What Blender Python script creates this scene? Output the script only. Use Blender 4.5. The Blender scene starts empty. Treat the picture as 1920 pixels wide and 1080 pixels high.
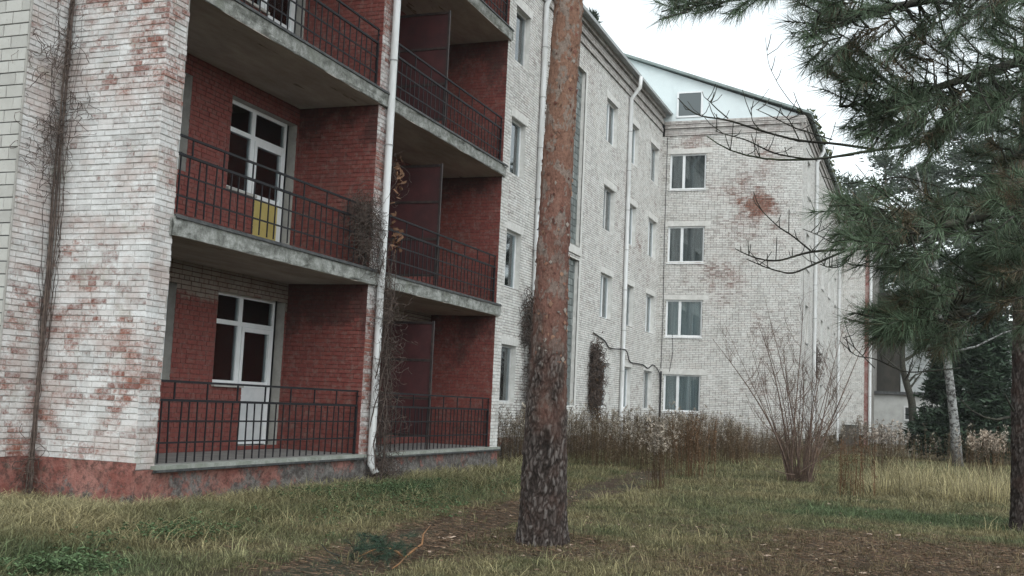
import bpy, math, random
import numpy as np
from mathutils import Vector, Matrix, noise as mnoise

rng = np.random.default_rng(7)
random.seed(7)
scene = bpy.context.scene
COL = scene.collection

# ---------------------------------------------------------------- camera
R = np.array([[0.34870947950942666, -0.11353415775061498, -0.9303288095744017],
              [-0.9361666958130401, 0.00509547138796509, -0.35151949280492134],
              [0.04464993337911607, 0.9935210270523684, -0.1045100581477572]])
CAM = np.array([0.0, 0.0, 0.922])
FPX = 2067.84
cam_d = bpy.data.cameras.new('camera')
cam_d.sensor_width = 36.0
cam_d.lens = FPX / 1920 * 36
cam_d.clip_start = 0.05
cam_d.clip_end = 2000
cam = bpy.data.objects.new('camera', cam_d)
COL.objects.link(cam)
m4 = Matrix([list(R[0]) + [CAM[0]], list(R[1]) + [CAM[1]], list(R[2]) + [CAM[2]], [0, 0, 0, 1]])
cam.matrix_world = m4
scene.camera = cam

# ---------------------------------------------------------------- world, sun, exposure
SUN_EL, SUN_AZ = math.radians(48), math.radians(215)      # azimuth of the sun measured from +X
world = bpy.data.worlds.new('World')
scene.world = world
world.use_nodes = True
wn = world.node_tree
wn.nodes.clear()
wo = wn.nodes.new('ShaderNodeOutputWorld')
bg = wn.nodes.new('ShaderNodeBackground')
sky = wn.nodes.new('ShaderNodeTexSky')
sky.sky_type = 'NISHITA'
sky.sun_disc = False
sky.sun_elevation = SUN_EL
sky.sun_rotation = math.pi / 2 - SUN_AZ
sky.air_density = 1.0
sky.dust_density = 1.0
hs = wn.nodes.new('ShaderNodeHueSaturation')               # a closed cloud cover: hardly any blue left
hs.inputs['Saturation'].default_value = 0.16
wn.links.new(sky.outputs[0], hs.inputs['Color'])
tint = wn.nodes.new('ShaderNodeMix'); tint.data_type = 'RGBA'; tint.blend_type = 'MULTIPLY'
tint.inputs[0].default_value = 1.0; tint.inputs[7].default_value = (0.945, 1.0, 0.985, 1)     # the cool cast of the cloud cover
wn.links.new(hs.outputs[0], tint.inputs[6])
wn.links.new(tint.outputs[2], bg.inputs['Color'])
bg.inputs['Strength'].default_value = 0.12
wn.links.new(bg.outputs[0], wo.inputs['Surface'])
sl = bpy.data.lights.new('sun', 'SUN')
sl.energy = 0.6
sl.angle = math.radians(70)
sl.color = (1.0, 1.0, 0.97)
sun = bpy.data.objects.new('sun', sl)
COL.objects.link(sun)
sd = Vector((math.cos(SUN_EL) * math.cos(SUN_AZ), math.cos(SUN_EL) * math.sin(SUN_AZ), math.sin(SUN_EL)))
sun.rotation_euler = (-sd).to_track_quat('-Z', 'Y').to_euler()
sun.location = sd * 60
scene.view_settings.view_transform = 'Standard'
scene.view_settings.look = 'None'
scene.view_settings.gamma = 1.0
scene.view_settings.use_curve_mapping = False
scene.view_settings.exposure = 1.4
scene.render.engine = 'CYCLES'
scene.cycles.use_denoising = True
scene.cycles.max_bounces = 6
scene.cycles.transparent_max_bounces = 12


# ---------------------------------------------------------------- helpers: geometry
def at(px, py, d):
    v = np.array([(px - 960) / FPX * d, -(py - 540) / FPX * d, -d])
    return CAM + R @ v


WL = {}            # world location of every parent


def label(o, lab=None, cat=None, group=None, kind=None):
    if lab: o['label'] = lab
    if cat: o['category'] = cat
    if group: o['group'] = group
    if kind: o['kind'] = kind
    return o


def root(name, loc, lab, cat, group=None):
    o = bpy.data.objects.new(name, None)
    o.empty_display_size = 0.2
    COL.objects.link(o)
    o.location = loc
    WL[o.name] = Vector(loc)
    return label(o, lab, cat, group)


def link(name, me, parent=None, loc=(0, 0, 0), rot=None, scale=None):
    o = bpy.data.objects.new(name, me)
    COL.objects.link(o)
    w = Vector(loc)
    if parent is not None:
        o.parent = parent
        o.location = w - WL[parent.name]
    else:
        o.location = w
    if rot: o.rotation_euler = rot
    if scale is not None: o.scale = scale
    WL[o.name] = w
    return o


def mesh_np(name, V, F, mats, attrs=None, smooth=False, mi=None):
    """V (n,3); F (m,3|4) array, or a list of such arrays."""
    Fs = F if isinstance(F, list) else [F]
    Fs = [np.asarray(f, dtype=np.int32) for f in Fs if len(f)]
    me = bpy.data.meshes.new(name)
    V = np.asarray(V, dtype=np.float32)
    me.vertices.add(len(V))
    me.vertices.foreach_set('co', V.ravel())
    nl = sum(f.size for f in Fs)
    npoly = sum(len(f) for f in Fs)
    me.loops.add(nl)
    me.loops.foreach_set('vertex_index', np.concatenate([f.ravel() for f in Fs]))
    me.polygons.add(npoly)
    tot = np.concatenate([np.full(len(f), f.shape[1], dtype=np.int32) for f in Fs])
    st = np.zeros(npoly, dtype=np.int32)
    st[1:] = np.cumsum(tot)[:-1]
    me.polygons.foreach_set('loop_start', st)
    me.polygons.foreach_set('loop_total', tot)
    me.polygons.foreach_set('use_smooth', np.full(npoly, bool(smooth)))
    if mi is not None: me.polygons.foreach_set('material_index', np.asarray(mi, dtype=np.int32))
    for k, a in (attrs or {}).items():
        a = np.asarray(a, dtype=np.float32)
        if a.ndim == 1:
            at_ = me.attributes.new(k, 'FLOAT', 'POINT')
            at_.data.foreach_set('value', a)
        else:
            if a.shape[1] == 3: a = np.hstack([a, np.ones((len(a), 1), np.float32)])
            at_ = me.attributes.new(k, 'FLOAT_COLOR', 'POINT')
            at_.data.foreach_set('color', a.ravel())
    for m in (mats if isinstance(mats, (list, tuple)) else [mats]): me.materials.append(m)
    me.update(calc_edges=True)
    return me


BOXF = np.array([[0, 3, 2, 1], [4, 5, 6, 7], [0, 1, 5, 4], [2, 3, 7, 6], [1, 2, 6, 5], [3, 0, 4, 7]])


class MB:
    """collects simple shapes and links them as one mesh"""

    def __init__(s):
        s.v = []; s.f = []; s.mi = []; s.n = 0; s.cur = 0

    def add(s, V, F):
        V = np.asarray(V, float)
        s.v.append(V)
        for f in F:
            s.f.append([int(i) + s.n for i in f]); s.mi.append(s.cur)
        s.n += len(V)

    def box(s, x0, x1, y0, y1, z0, z1):
        x0, x1 = min(x0, x1), max(x0, x1); y0, y1 = min(y0, y1), max(y0, y1); z0, z1 = min(z0, z1), max(z0, z1)
        s.add([(x0, y0, z0), (x1, y0, z0), (x1, y1, z0), (x0, y1, z0), (x0, y0, z1), (x1, y0, z1), (x1, y1, z1), (x0, y1, z1)], BOXF)
        return s

    def fbox(s, fr, u0, u1, z0, z1, n0, n1):
        """box in a wall frame"""
        P = [fr.p(u, z, n) for n in (n0, n1) for (u, z) in ((u0, z0), (u1, z0), (u1, z1), (u0, z1))]
        s.add(P, BOXF); return s

    def quad(s, a, b, c, d):
        s.add([a, b, c, d], [(0, 1, 2, 3)]); return s

    def tube(s, pts, rad, n=6, caps=True):
        pts = np.asarray(pts, float)
        k = len(pts)
        rad = np.full(k, rad) if np.isscalar(rad) else np.asarray(rad, float)
        t = np.gradient(pts, axis=0)
        t /= np.linalg.norm(t, axis=1)[:, None] + 1e-9
        ref = np.array([0.31, 0.17, 0.93]) if abs(t[0][2]) < 0.8 else np.array([0.9, 0.3, 0.1])
        V = []
        for i in range(k):
            a = np.cross(t[i], ref); a /= np.linalg.norm(a) + 1e-9
            b = np.cross(t[i], a)
            ang = np.linspace(0, 2 * np.pi, n, endpoint=False)
            V.append(pts[i] + rad[i] * (np.cos(ang)[:, None] * a + np.sin(ang)[:, None] * b))
        V = np.concatenate(V)
        F = []
        for i in range(k - 1):
            for j in range(n):
                j2 = (j + 1) % n
                F.append((i * n + j, i * n + j2, (i + 1) * n + j2, (i + 1) * n + j))
        if caps and n > 2:
            F.append(tuple(range(n - 1, -1, -1))); F.append(tuple((k - 1) * n + j for j in range(n)))
        s.add(V, F); return s

    def mesh(s, name, mats, center=None, smooth=False):
        V = np.concatenate(s.v)
        c = V.min(0) * 0.5 + V.max(0) * 0.5 if center is None else np.asarray(center, float)
        if center is None: c[2] = V[:, 2].min()
        V = V - c
        me = bpy.data.meshes.new(name)
        me.from_pydata(V.tolist(), [], s.f)
        for m in (mats if isinstance(mats, (list, tuple)) else [mats]): me.materials.append(m)
        me.polygons.foreach_set('material_index', np.array(s.mi, dtype=np.int32))
        if smooth: me.polygons.foreach_set('use_smooth', np.ones(len(s.f), dtype=bool))
        me.update()
        return me, c

    def build(s, name, mats, parent=None, smooth=False, center=None):
        me, c = s.mesh(name, mats, center, smooth)
        return link(name, me, parent, c)


class Frame:
    """a wall plane: O + u*U + z*Z + n*N, N pointing out of the wall"""

    def __init__(s, O, U, N):
        s.O = np.array(O, float); s.U = np.array(U, float); s.N = np.array(N, float); s.Z = np.array([0, 0, 1.0])

    def p(s, u, z, n=0.0):
        return s.O + s.U * u + s.Z * z + s.N * n

    def arr(s, u, z, n):
        return s.O + np.asarray(u)[..., None] * s.U + np.asarray(z)[..., None] * s.Z + np.asarray(n)[..., None] * s.N


def vnoise(x, y, seed=0):
    """smooth 2-D value noise in 0..1, vectorised"""
    x = np.asarray(x, float); y = np.asarray(y, float)
    xi = np.floor(x).astype(np.int64); yi = np.floor(y).astype(np.int64)
    xf = x - xi; yf = y - yi
    xf = xf * xf * (3 - 2 * xf); yf = yf * yf * (3 - 2 * yf)

    def h(a, b):
        n = (a * 374761393 + b * 668265263 + seed * 974711) & 0xFFFFFFFF
        n = ((n ^ (n >> 13)) * 1274126177) & 0xFFFFFFFF
        return ((n ^ (n >> 16)) & 0xFFFF) / 65535.0
    return (h(xi, yi) * (1 - xf) + h(xi + 1, yi) * xf) * (1 - yf) + (h(xi, yi + 1) * (1 - xf) + h(xi + 1, yi + 1) * xf) * yf


def fbm(x, y, seed=0, o=4):
    a = 0; s = 0; w = 1.0
    for i in range(o):
        a = a + w * vnoise(np.asarray(x) * 2 ** i, np.asarray(y) * 2 ** i, seed + i * 17); s += w; w *= 0.55
    return a / s


def ss(x, a, b):
    t = np.clip((np.asarray(x, float) - a) / (b - a), 0, 1)
    return t * t * (3 - 2 * t)


# ---------------------------------------------------------------- helpers: materials
class NB:
    def __init__(s, name):
        s.m = bpy.data.materials.new(name); s.m.use_nodes = True
        s.t = s.m.node_tree; s.t.nodes.clear()
        s.out = s.t.nodes.new('ShaderNodeOutputMaterial')
        s._pos = None

    def n(s, typ, ins=None, **props):
        nd = s.t.nodes.new(typ)
        for k, v in props.items(): setattr(nd, k, v)
        for k, v in (ins or {}).items():
            if isinstance(v, bpy.types.NodeSocket): s.t.links.new(v, nd.inputs[k])
            else: nd.inputs[k].default_value = v
        return nd

    @property
    def pos(s):
        if s._pos is None: s._pos = s.n('ShaderNodeNewGeometry').outputs['Position']
        return s._pos

    def sc(s, sx, sy, sz, vec=None):
        return s.n('ShaderNodeVectorMath', {0: vec or s.pos, 1: (sx, sy, sz)}, operation='MULTIPLY').outputs[0]

    def noise(s, scale, detail=4, rough=0.6, vec=None, dist=0.0):
        return s.n('ShaderNodeTexNoise', {'Vector': vec or s.pos, 'Scale': scale, 'Detail': detail, 'Roughness': rough, 'Distortion': dist}).outputs['Fac']

    def math(s, op, a, b=0.0, c=0.0):
        return s.n('ShaderNodeMath', {0: a, 1: b, 2: c}, operation=op).outputs[0]

    def step(s, x, a, b, lo=0.0, hi=1.0):
        return s.n('ShaderNodeMapRange', {'Value': x, 'From Min': a, 'From Max': b, 'To Min': lo, 'To Max': hi}, interpolation_type='SMOOTHSTEP').outputs[0]

    def mix(s, f, a, b, blend='MIX'):
        a = a if isinstance(a, bpy.types.NodeSocket) else (*a, 1.0) if len(a) == 3 else a
        b = b if isinstance(b, bpy.types.NodeSocket) else (*b, 1.0) if len(b) == 3 else b
        return s.n('ShaderNodeMix', {0: f, 6: a, 7: b}, data_type='RGBA', blend_type=blend).outputs[2]

    def ramp(s, f, stops):
        nd = s.n('ShaderNodeValToRGB', {0: f})
        el = nd.color_ramp.elements
        while len(el) < len(stops): el.new(0.5)
        for e, (p, c) in zip(el, stops):
            e.position = p; e.color = (*c, 1.0)
        return nd.outputs[0]

    def attr(s, name, out='Fac'):
        return s.n('ShaderNodeAttribute', attribute_name=name).outputs[out]

    def xyz(s, vec=None):
        return s.n('ShaderNodeSeparateXYZ', {0: vec or s.pos}).outputs

    def done(s, color, rough=0.85, bump=None, bd=0.01, bs=0.6, spec=0.3, metallic=0.0, **kw):
        p = s.n('ShaderNodeBsdfPrincipled', {'Base Color': color if isinstance(color, bpy.types.NodeSocket) else (*color, 1.0), 'Roughness': rough, 'Specular IOR Level': spec, 'Metallic': metallic})
        for k, v in kw.items():
            if isinstance(v, bpy.types.NodeSocket): s.t.links.new(v, p.inputs[k])
            else: p.inputs[k].default_value = v
        if bump is not None:
            b = s.n('ShaderNodeBump', {'Height': bump, 'Strength': bs, 'Distance': bd})
            s.t.links.new(b.outputs[0], p.inputs['Normal'])
        s.t.links.new(p.outputs[0], s.out.inputs['Surface'])
        return s.m


def brick_mat(name, thr, reds, whites, soft=0.10, grime=0.35, stains=(), big=0.45, mid=1.9, zpaint=None, bs=0.5, pink=None, mildew=0.0, vary=1.0):
    """whitewashed brick: paint that has flaked off in patches, brick by brick"""
    b = NB(name)
    rnd = b.math('FRACT', b.math('ADD', b.attr('rnd'), b.n('ShaderNodeObjectInfo').outputs['Random']))
    big_ = b.noise(big, 5, 0.62)
    mid_ = b.noise(mid, 7, 0.72, b.sc(1, 1, 1.9))
    fine = b.noise(24, 5, 0.75)
    v = b.math('MULTIPLY', big_, 0.42)
    v = b.math('MULTIPLY_ADD', mid_, 0.34, v)
    v = b.math('MULTIPLY_ADD', fine, 0.24, v)
    v = b.math('MULTIPLY_ADD', rnd, 0.075 * vary, v)
    for (c, r, amt) in stains:
        d = b.n('ShaderNodeVectorMath', {0: b.pos, 1: c}, operation='DISTANCE').outputs['Value']
        d = b.math('MULTIPLY_ADD', b.noise(1.6, 7, 0.72), r * 2.6, d)
        v = b.math('SUBTRACT', v, b.math('MULTIPLY', b.step(d, r * 2.9, r * 1.0), amt))
    if zpaint:
        z = b.xyz()[2]
        v = b.math('ADD', v, b.math('MULTIPLY', b.step(z, zpaint[0], zpaint[1], 0.0, zpaint[2]), b.step(z, 2.99, 2.95)))
    mask = b.step(v, thr - soft, thr + soft)
    red = b.ramp(rnd, [(0.0, reds[0]), (0.35, reds[1]), (0.7, reds[2]), (1.0, reds[3])])
    red = b.mix(b.step(fine, 0.35, 0.7), b.mix(0.35, red, (0.05, 0.03, 0.025)), red)
    # thin wash still lying in the grain of bare bricks
    red = b.mix(b.math('MULTIPLY', b.step(b.noise(9, 6, 0.8), 0.45, 0.7), 0.45), red, whites[1])
    wh = b.mix(b.step(b.noise(3.3, 6, 0.75), 0.3, 0.68), whites[1], whites[0])
    wh = b.mix(b.math('MULTIPLY', b.step(rnd, 0.55, 1.0), 0.35 * vary), wh, whites[2])
    if pink:
        wh = b.mix(b.math('MULTIPLY', b.step(b.noise(1.25, 6, 0.72, b.sc(1, 1, 1.5)), 0.45, 0.64), 0.62), wh, pink)
        wh = b.mix(b.math('MULTIPLY', b.step(b.noise(2.1, 5, 0.7), 0.56, 0.7), 0.5), wh, (0.30, 0.285, 0.22))
    wh = b.mix(b.step(rnd, 0.0, 0.3), b.mix(0.25 * vary, wh, (0.16, 0.15, 0.14)), wh)
    col = b.mix(mask, red, wh)
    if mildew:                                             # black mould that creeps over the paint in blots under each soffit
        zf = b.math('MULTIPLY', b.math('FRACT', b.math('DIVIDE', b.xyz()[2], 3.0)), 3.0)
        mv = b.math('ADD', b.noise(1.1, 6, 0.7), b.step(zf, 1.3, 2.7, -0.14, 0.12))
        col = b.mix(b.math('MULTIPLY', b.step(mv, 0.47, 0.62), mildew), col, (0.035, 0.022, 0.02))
    gr = b.math('MULTIPLY', b.step(b.noise(0.9, 7, 0.78), 0.52, 0.78), grime)
    col = b.mix(gr, col, (0.10, 0.09, 0.082))
    sp = b.math('MULTIPLY', b.step(b.noise(42, 3, 0.6), 0.66, 0.74), 0.55)
    col = b.mix(sp, col, (0.06, 0.05, 0.045))
    h = b.math('MULTIPLY_ADD', mask, 0.35, b.noise(55, 5, 0.7))
    return b.done(col, 0.9, h, 0.006, bs, 0.2)


def plain(name, col, col2=None, scale=6, rough=0.8, bump=0.0, lo=0.35, hi=0.7, spec=0.3, detail=5, stretch=None, metallic=0.0):
    b = NB(name)
    vec = b.sc(*stretch) if stretch else None
    c = col if col2 is None else b.mix(b.step(b.noise(scale, detail, 0.7, vec), lo, hi), col, col2)
    return b.done(c, rough, b.noise(scale * 6, 4, 0.7, vec) if bump else None, bump or 0.01, 0.6, spec, metallic)


REDS = [(0.17, 0.075, 0.055), (0.25, 0.105, 0.075), (0.30, 0.14, 0.10), (0.21, 0.11, 0.085)]
REDS_E = [(0.22, 0.085, 0.065), (0.32, 0.125, 0.085), (0.34, 0.155, 0.115), (0.25, 0.135, 0.11)]
WHITES = [(0.68, 0.68, 0.68), (0.47, 0.465, 0.46), (0.50, 0.43, 0.41)]
M = {}
M['brick_end'] = brick_mat('whitewashed_brick', 0.488, REDS_E, WHITES, 0.06, 0.42, pink=(0.40, 0.305, 0.28), bs=0.8, vary=0.9)
M['mortar_end'] = brick_mat('whitewashed_mortar', 0.49, [(0.22, 0.19, 0.16)] * 4, [(0.56, 0.555, 0.55), (0.30, 0.29, 0.275), (0.25, 0.22, 0.2)], 0.12, 0.75, pink=(0.30, 0.24, 0.20))
WST = [((43.7, 6.2, 9.2), 0.62, 0.27), ((43.7, 7.2, 6.3), 0.9, 0.13), ((43.7, 7.0, 10.0), 0.9, 0.11), ((43.7, 8.6, 11.9), 0.9, 0.17), ((43.7, 5.9, 10.9), 0.5, 0.12), ((43.7, 6.6, 8.4), 1.0, 0.12)]
WHITES2 = [(0.68, 0.675, 0.66), (0.53, 0.52, 0.50), (0.56, 0.51, 0.48)]
M['brick_far'] = brick_mat('weathered_white_brick', 0.415, REDS, WHITES2, 0.12, 0.34, WST, bs=0.8, vary=1.2)
M['mortar_far'] = brick_mat('weathered_white_mortar', 0.47, [(0.12, 0.095, 0.08)] * 4, [(0.40, 0.395, 0.38), (0.15, 0.14, 0.125), (0.2, 0.18, 0.165)], 0.12, 0.6, WST)
M['brick_corbel'] = brick_mat('stained_corbel_brick', 0.44, [(0.15, 0.09, 0.075), (0.19, 0.11, 0.09), (0.22, 0.14, 0.12), (0.17, 0.11, 0.095)], [(0.52, 0.5, 0.48), (0.34, 0.32, 0.31), (0.34, 0.28, 0.26)], 0.12, 0.7)
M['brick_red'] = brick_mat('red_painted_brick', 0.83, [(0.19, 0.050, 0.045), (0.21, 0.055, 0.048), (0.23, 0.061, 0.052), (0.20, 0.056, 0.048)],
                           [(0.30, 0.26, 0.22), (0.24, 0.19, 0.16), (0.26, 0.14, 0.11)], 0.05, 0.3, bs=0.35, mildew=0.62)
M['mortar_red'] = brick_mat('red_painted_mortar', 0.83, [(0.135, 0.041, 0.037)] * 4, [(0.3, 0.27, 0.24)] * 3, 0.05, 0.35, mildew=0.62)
M['brick_bare_top'] = brick_mat('red_brick_bare_at_top', 0.83, [(0.19, 0.050, 0.045), (0.21, 0.055, 0.048), (0.23, 0.061, 0.052), (0.20, 0.056, 0.048)],
                                [(0.25, 0.22, 0.19), (0.20, 0.15, 0.125), (0.22, 0.17, 0.14)], 0.06, 0.35, zpaint=(1.9, 2.65, 0.50), bs=0.4)
M['brick_edge'] = brick_mat('red_edge_brick', 0.56, [(0.27, 0.10, 0.075), (0.30, 0.12, 0.09), (0.24, 0.09, 0.07), (0.2, 0.08, 0.06)], WHITES, 0.07, 0.35)
M['plaster'] = plain('grey_plaster', (0.30, 0.29, 0.27), (0.40, 0.385, 0.36), 4, 0.9, 0.006)
M['whiteplaster'] = plain('white_plaster', (0.52, 0.51, 0.49), (0.64, 0.63, 0.61), 5, 0.9, 0.006)


def mat_slab():
    b = NB('weathered_concrete_slab')
    n = b.noise(5, 8, 0.8); n2 = b.noise(1.3, 5, 0.7)
    c = b.ramp(n, [(0.33, (0.07, 0.07, 0.062)), (0.48, (0.22, 0.225, 0.21)), (0.61, (0.38, 0.385, 0.37)), (0.78, (0.5, 0.5, 0.49))])
    c = b.mix(b.step(n2, 0.5, 0.75), c, (0.19, 0.20, 0.165))
    c = b.mix(b.math('MULTIPLY', b.step(b.noise(14, 5, 0.8), 0.62, 0.7), 0.8), c, (0.05, 0.05, 0.045))
    return b.done(c, 0.9, n, 0.03, 0.9, 0.2)


M['slab'] = mat_slab()


def mat_ceiling():
    b = NB('soffit_plaster')
    n = b.noise(1.6, 7, 0.7, b.sc(0.5, 1.6, 1))
    c = b.ramp(n, [(0.3, (0.26, 0.22, 0.19)), (0.55, (0.38, 0.335, 0.295)), (0.75, (0.46, 0.42, 0.38))])
    c = b.mix(b.math('MULTIPLY', b.step(b.noise(3, 4, 0.6, b.sc(0.3, 2, 1)), 0.66, 0.70), 0.75), c, (0.10, 0.07, 0.055))
    return b.done(c, 0.95, b.noise(30, 4), 0.004, 0.5, 0.1)


M['soffit'] = mat_ceiling()
M['floor'] = plain('concrete_floor', (0.16, 0.155, 0.15), (0.24, 0.23, 0.22), 3, 0.9, 0.004)


def mat_plinth():
    b = NB('rough_plinth_render')
    x = b.xyz()[0]
    red = b.mix(b.step(b.noise(3, 6, 0.75), 0.35, 0.65), (0.23, 0.085, 0.070), (0.35, 0.175, 0.15))
    grey = b.mix(b.step(b.noise(7, 6, 0.8), 0.35, 0.65), (0.075, 0.07, 0.068), (0.22, 0.205, 0.195))
    v = b.math('ADD', b.math('MULTIPLY', b.noise(1.6, 7, 0.8), 1.0), b.step(x, 10.6, 16.0, -0.09, 0.05))
    z = b.xyz()[2]
    v = b.math('ADD', v, b.step(z, -0.05, -0.5, -0.02, 0.09))
    c = b.mix(b.step(v, 0.45, 0.53), red, grey)
    c = b.mix(b.math('MULTIPLY', b.step(b.noise(11, 6, 0.8), 0.46, 0.62), 0.72), c, (0.06, 0.042, 0.038))
    c = b.mix(b.math('MULTIPLY', b.step(b.noise(2.2, 5, 0.7), 0.56, 0.7), 0.45), c, (0.09, 0.10, 0.075))
    return b.done(c, 0.95, b.noise(26, 6, 0.75), 0.03, 0.9, 0.15)


M['plinth'] = mat_plinth()
M['dark_edge'] = plain('dark_flashing', (0.03, 0.032, 0.035), (0.09, 0.09, 0.09), 9, 0.6)
M['mossy_ledge'] = plain('mossy_ledge', (0.20, 0.215, 0.185), (0.33, 0.34, 0.32), 6, 0.9, 0.01)
M['rail'] = plain('old_black_railing_paint', (0.010, 0.010, 0.013), (0.022, 0.016, 0.015), 8, 0.6, 0.002, 0.5, 0.75, spec=0.2)
M['pvc'] = plain('white_window_frame', (0.72, 0.735, 0.75), (0.64, 0.65, 0.66), 3, 0.45)
M['pvc_old'] = plain('grey_white_painted_frame', (0.42, 0.42, 0.42), (0.52, 0.52, 0.52), 5, 0.6)
M['ochre'] = plain('ochre_panel', (0.40, 0.315, 0.10), (0.46, 0.37, 0.14), 5, 0.6)
M['door_white'] = plain('white_door_panel', (0.50, 0.515, 0.53), (0.58, 0.59, 0.6), 5, 0.5)
M['partition'] = plain('dark_red_plywood', (0.052, 0.019, 0.021), (0.08, 0.025, 0.027), 2.5, 0.7, 0.003)
M['partition_frame'] = plain('partition_frame_steel', (0.028, 0.022, 0.024), (0.06, 0.045, 0.04), 8, 0.6)
M['pipe'] = plain('white_downpipe', (0.66, 0.67, 0.68), (0.48, 0.48, 0.47), 3.5, 0.5, stretch=(1, 1, 0.2))
M['pipe_ring'] = plain('pipe_bracket', (0.30, 0.30, 0.30), None)
M['gable'] = plain('pale_gable_sheet', (0.64, 0.70, 0.715), (0.58, 0.635, 0.65), 0.8, 0.6)
M['roof'] = plain('grey_green_roof_sheet', (0.24, 0.285, 0.28), (0.18, 0.21, 0.20), 2, 0.8, 0.004)
M['moss'] = plain('roof_moss', (0.05, 0.07, 0.03), (0.09, 0.085, 0.05), 6, 0.95, 0.02)
M['cable'] = plain('black_cable', (0.025, 0.025, 0.028), None)
M['tile'] = brick_mat('cream_glazed_tile', 0.36, [(0.36, 0.345, 0.31)] * 4, [(0.47, 0.465, 0.44), (0.42, 0.41, 0.385), (0.38, 0.37, 0.345)], 0.15, 0.25, bs=0.15)
M['tile_joint'] = plain('dark_tile_joint', (0.06, 0.065, 0.07), (0.10, 0.10, 0.10), 8, 0.9)
M['dark_room'] = plain('dim_room', (0.10, 0.10, 0.10), None)
M['curtain'] = plain('net_curtain', (0.66, 0.70, 0.70), (0.44, 0.48, 0.49), 3, 0.9, stretch=(4, 4, 0.1), lo=0.35, hi=0.65, detail=1)
M['curtain_dark'] = plain('dark_curtain', (0.20, 0.205, 0.205), (0.32, 0.325, 0.32), 3, 0.9, stretch=(5, 4, 0.1), detail=1)
M['curtain_brown'] = plain('brown_curtain', (0.27, 0.24, 0.20), (0.18, 0.17, 0.155), 3, 0.9, stretch=(5, 4, 0.1), detail=1)


def mat_glass(name, tint, base=0.10, rough=0.03):
    b = NB(name)
    fr = b.n('ShaderNodeFresnel', {'IOR': 1.5}).outputs[0]
    f = b.math('ADD', b.math('MULTIPLY', fr, 1.0), base)
    tr = b.n('ShaderNodeBsdfTransparent', {'Color': (*tint, 1)})
    gl = b.n('ShaderNodeBsdfGlossy', {'Color': (0.9, 0.94, 0.96, 1), 'Roughness': rough})
    ms = b.n('ShaderNodeMixShader', {0: f, 1: tr.outputs[0], 2: gl.outputs[0]})
    b.t.links.new(ms.outputs[0], b.out.inputs['Surface'])
    return b.m


M['glass'] = mat_glass('window_glass', (0.80, 0.85, 0.86), 0.09)
M['glass_dark'] = mat_glass('loggia_glass', (0.75, 0.77, 0.77), 0.06)


def mat_gblock():
    b = NB('dusty_glass_block')
    rnd = b.math('FRACT', b.math('ADD', b.attr('rnd'), b.n('ShaderNodeObjectInfo').outputs['Random']))
    c = b.ramp(rnd, [(0.0, (0.07, 0.085, 0.085)), (0.6, (0.11, 0.13, 0.128)), (1.0, (0.19, 0.215, 0.21))])
    return b.done(c, 0.28, b.noise(9, 2, 0.5), 0.01, 0.5, 0.5)


M['gblock'] = mat_gblock()


def mat_vcol(name, rough=0.85, spec=0.15, nscale=0, trans=0.0, bump=0):
    b = NB(name)
    c = b.attr('col', 'Color')
    if nscale: c = b.mix(b.step(b.noise(nscale, 4, 0.6), 0.3, 0.7), b.mix(0.4, c, (0.01, 0.01, 0.008)), c)
    kw = {}
    m = b.done(c, rough, None, spec=spec)
    if trans > 0:
        p = [n for n in b.t.nodes if n.type == 'BSDF_PRINCIPLED'][0]
        tl = b.n('ShaderNodeBsdfTranslucent', {'Color': c})
        ms = b.n('ShaderNodeMixShader', {0: trans, 1: p.outputs[0], 2: tl.outputs[0]})
        b.t.links.new(ms.outputs[0], b.out.inputs['Surface'])
    return m


M['blade'] = mat_vcol('grass_blades', 0.7, 0.25, trans=0.25)
M['weed'] = mat_vcol('dead_weed', 0.9, 0.1)
M['needle'] = mat_vcol('pine_needles', 0.55, 0.3, trans=0.12)
M['leaf'] = mat_vcol('dead_leaves', 0.85, 0.15)
M['vine'] = plain('dead_vine_stem', (0.055, 0.04, 0.035), (0.12, 0.09, 0.075), 14, 0.9)
M['shrub'] = plain('reddish_shrub_bark', (0.09, 0.060, 0.048), (0.17, 0.115, 0.088), 10, 0.8)
M['limb'] = plain('dark_limb_bark', (0.022, 0.02, 0.017), (0.055, 0.055, 0.04), 14, 0.9, 0.006)
M['limb_moss'] = plain('lichened_limb_bark', (0.035, 0.042, 0.025), (0.10, 0.115, 0.075), 12, 0.9, 0.006)
M['farbark'] = plain('far_pine_bark', (0.07, 0.052, 0.042), (0.14, 0.09, 0.065), 3, 0.9)
M['orange_stick'] = plain('peeled_orange_stick', (0.27, 0.14, 0.065), (0.19, 0.095, 0.045), 12, 0.8)


def mat_birch():
    b = NB('birch_bark')
    n = b.noise(3.5, 6, 0.8, b.sc(2.2, 2.2, 3.0))
    c = b.mix(b.step(n, 0.46, 0.56), (0.27, 0.275, 0.27), (0.045, 0.042, 0.04))
    z = b.xyz()[2]
    c = b.mix(b.math('MULTIPLY', b.step(b.math('MULTIPLY_ADD', b.noise(5, 5, 0.7), 1.2, z), 1.1, 0.2), 0.8), c, (0.07, 0.06, 0.055))
    return b.done(c, 0.8, n, 0.01, 0.5, 0.2)


M['birch'] = mat_birch()


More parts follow.
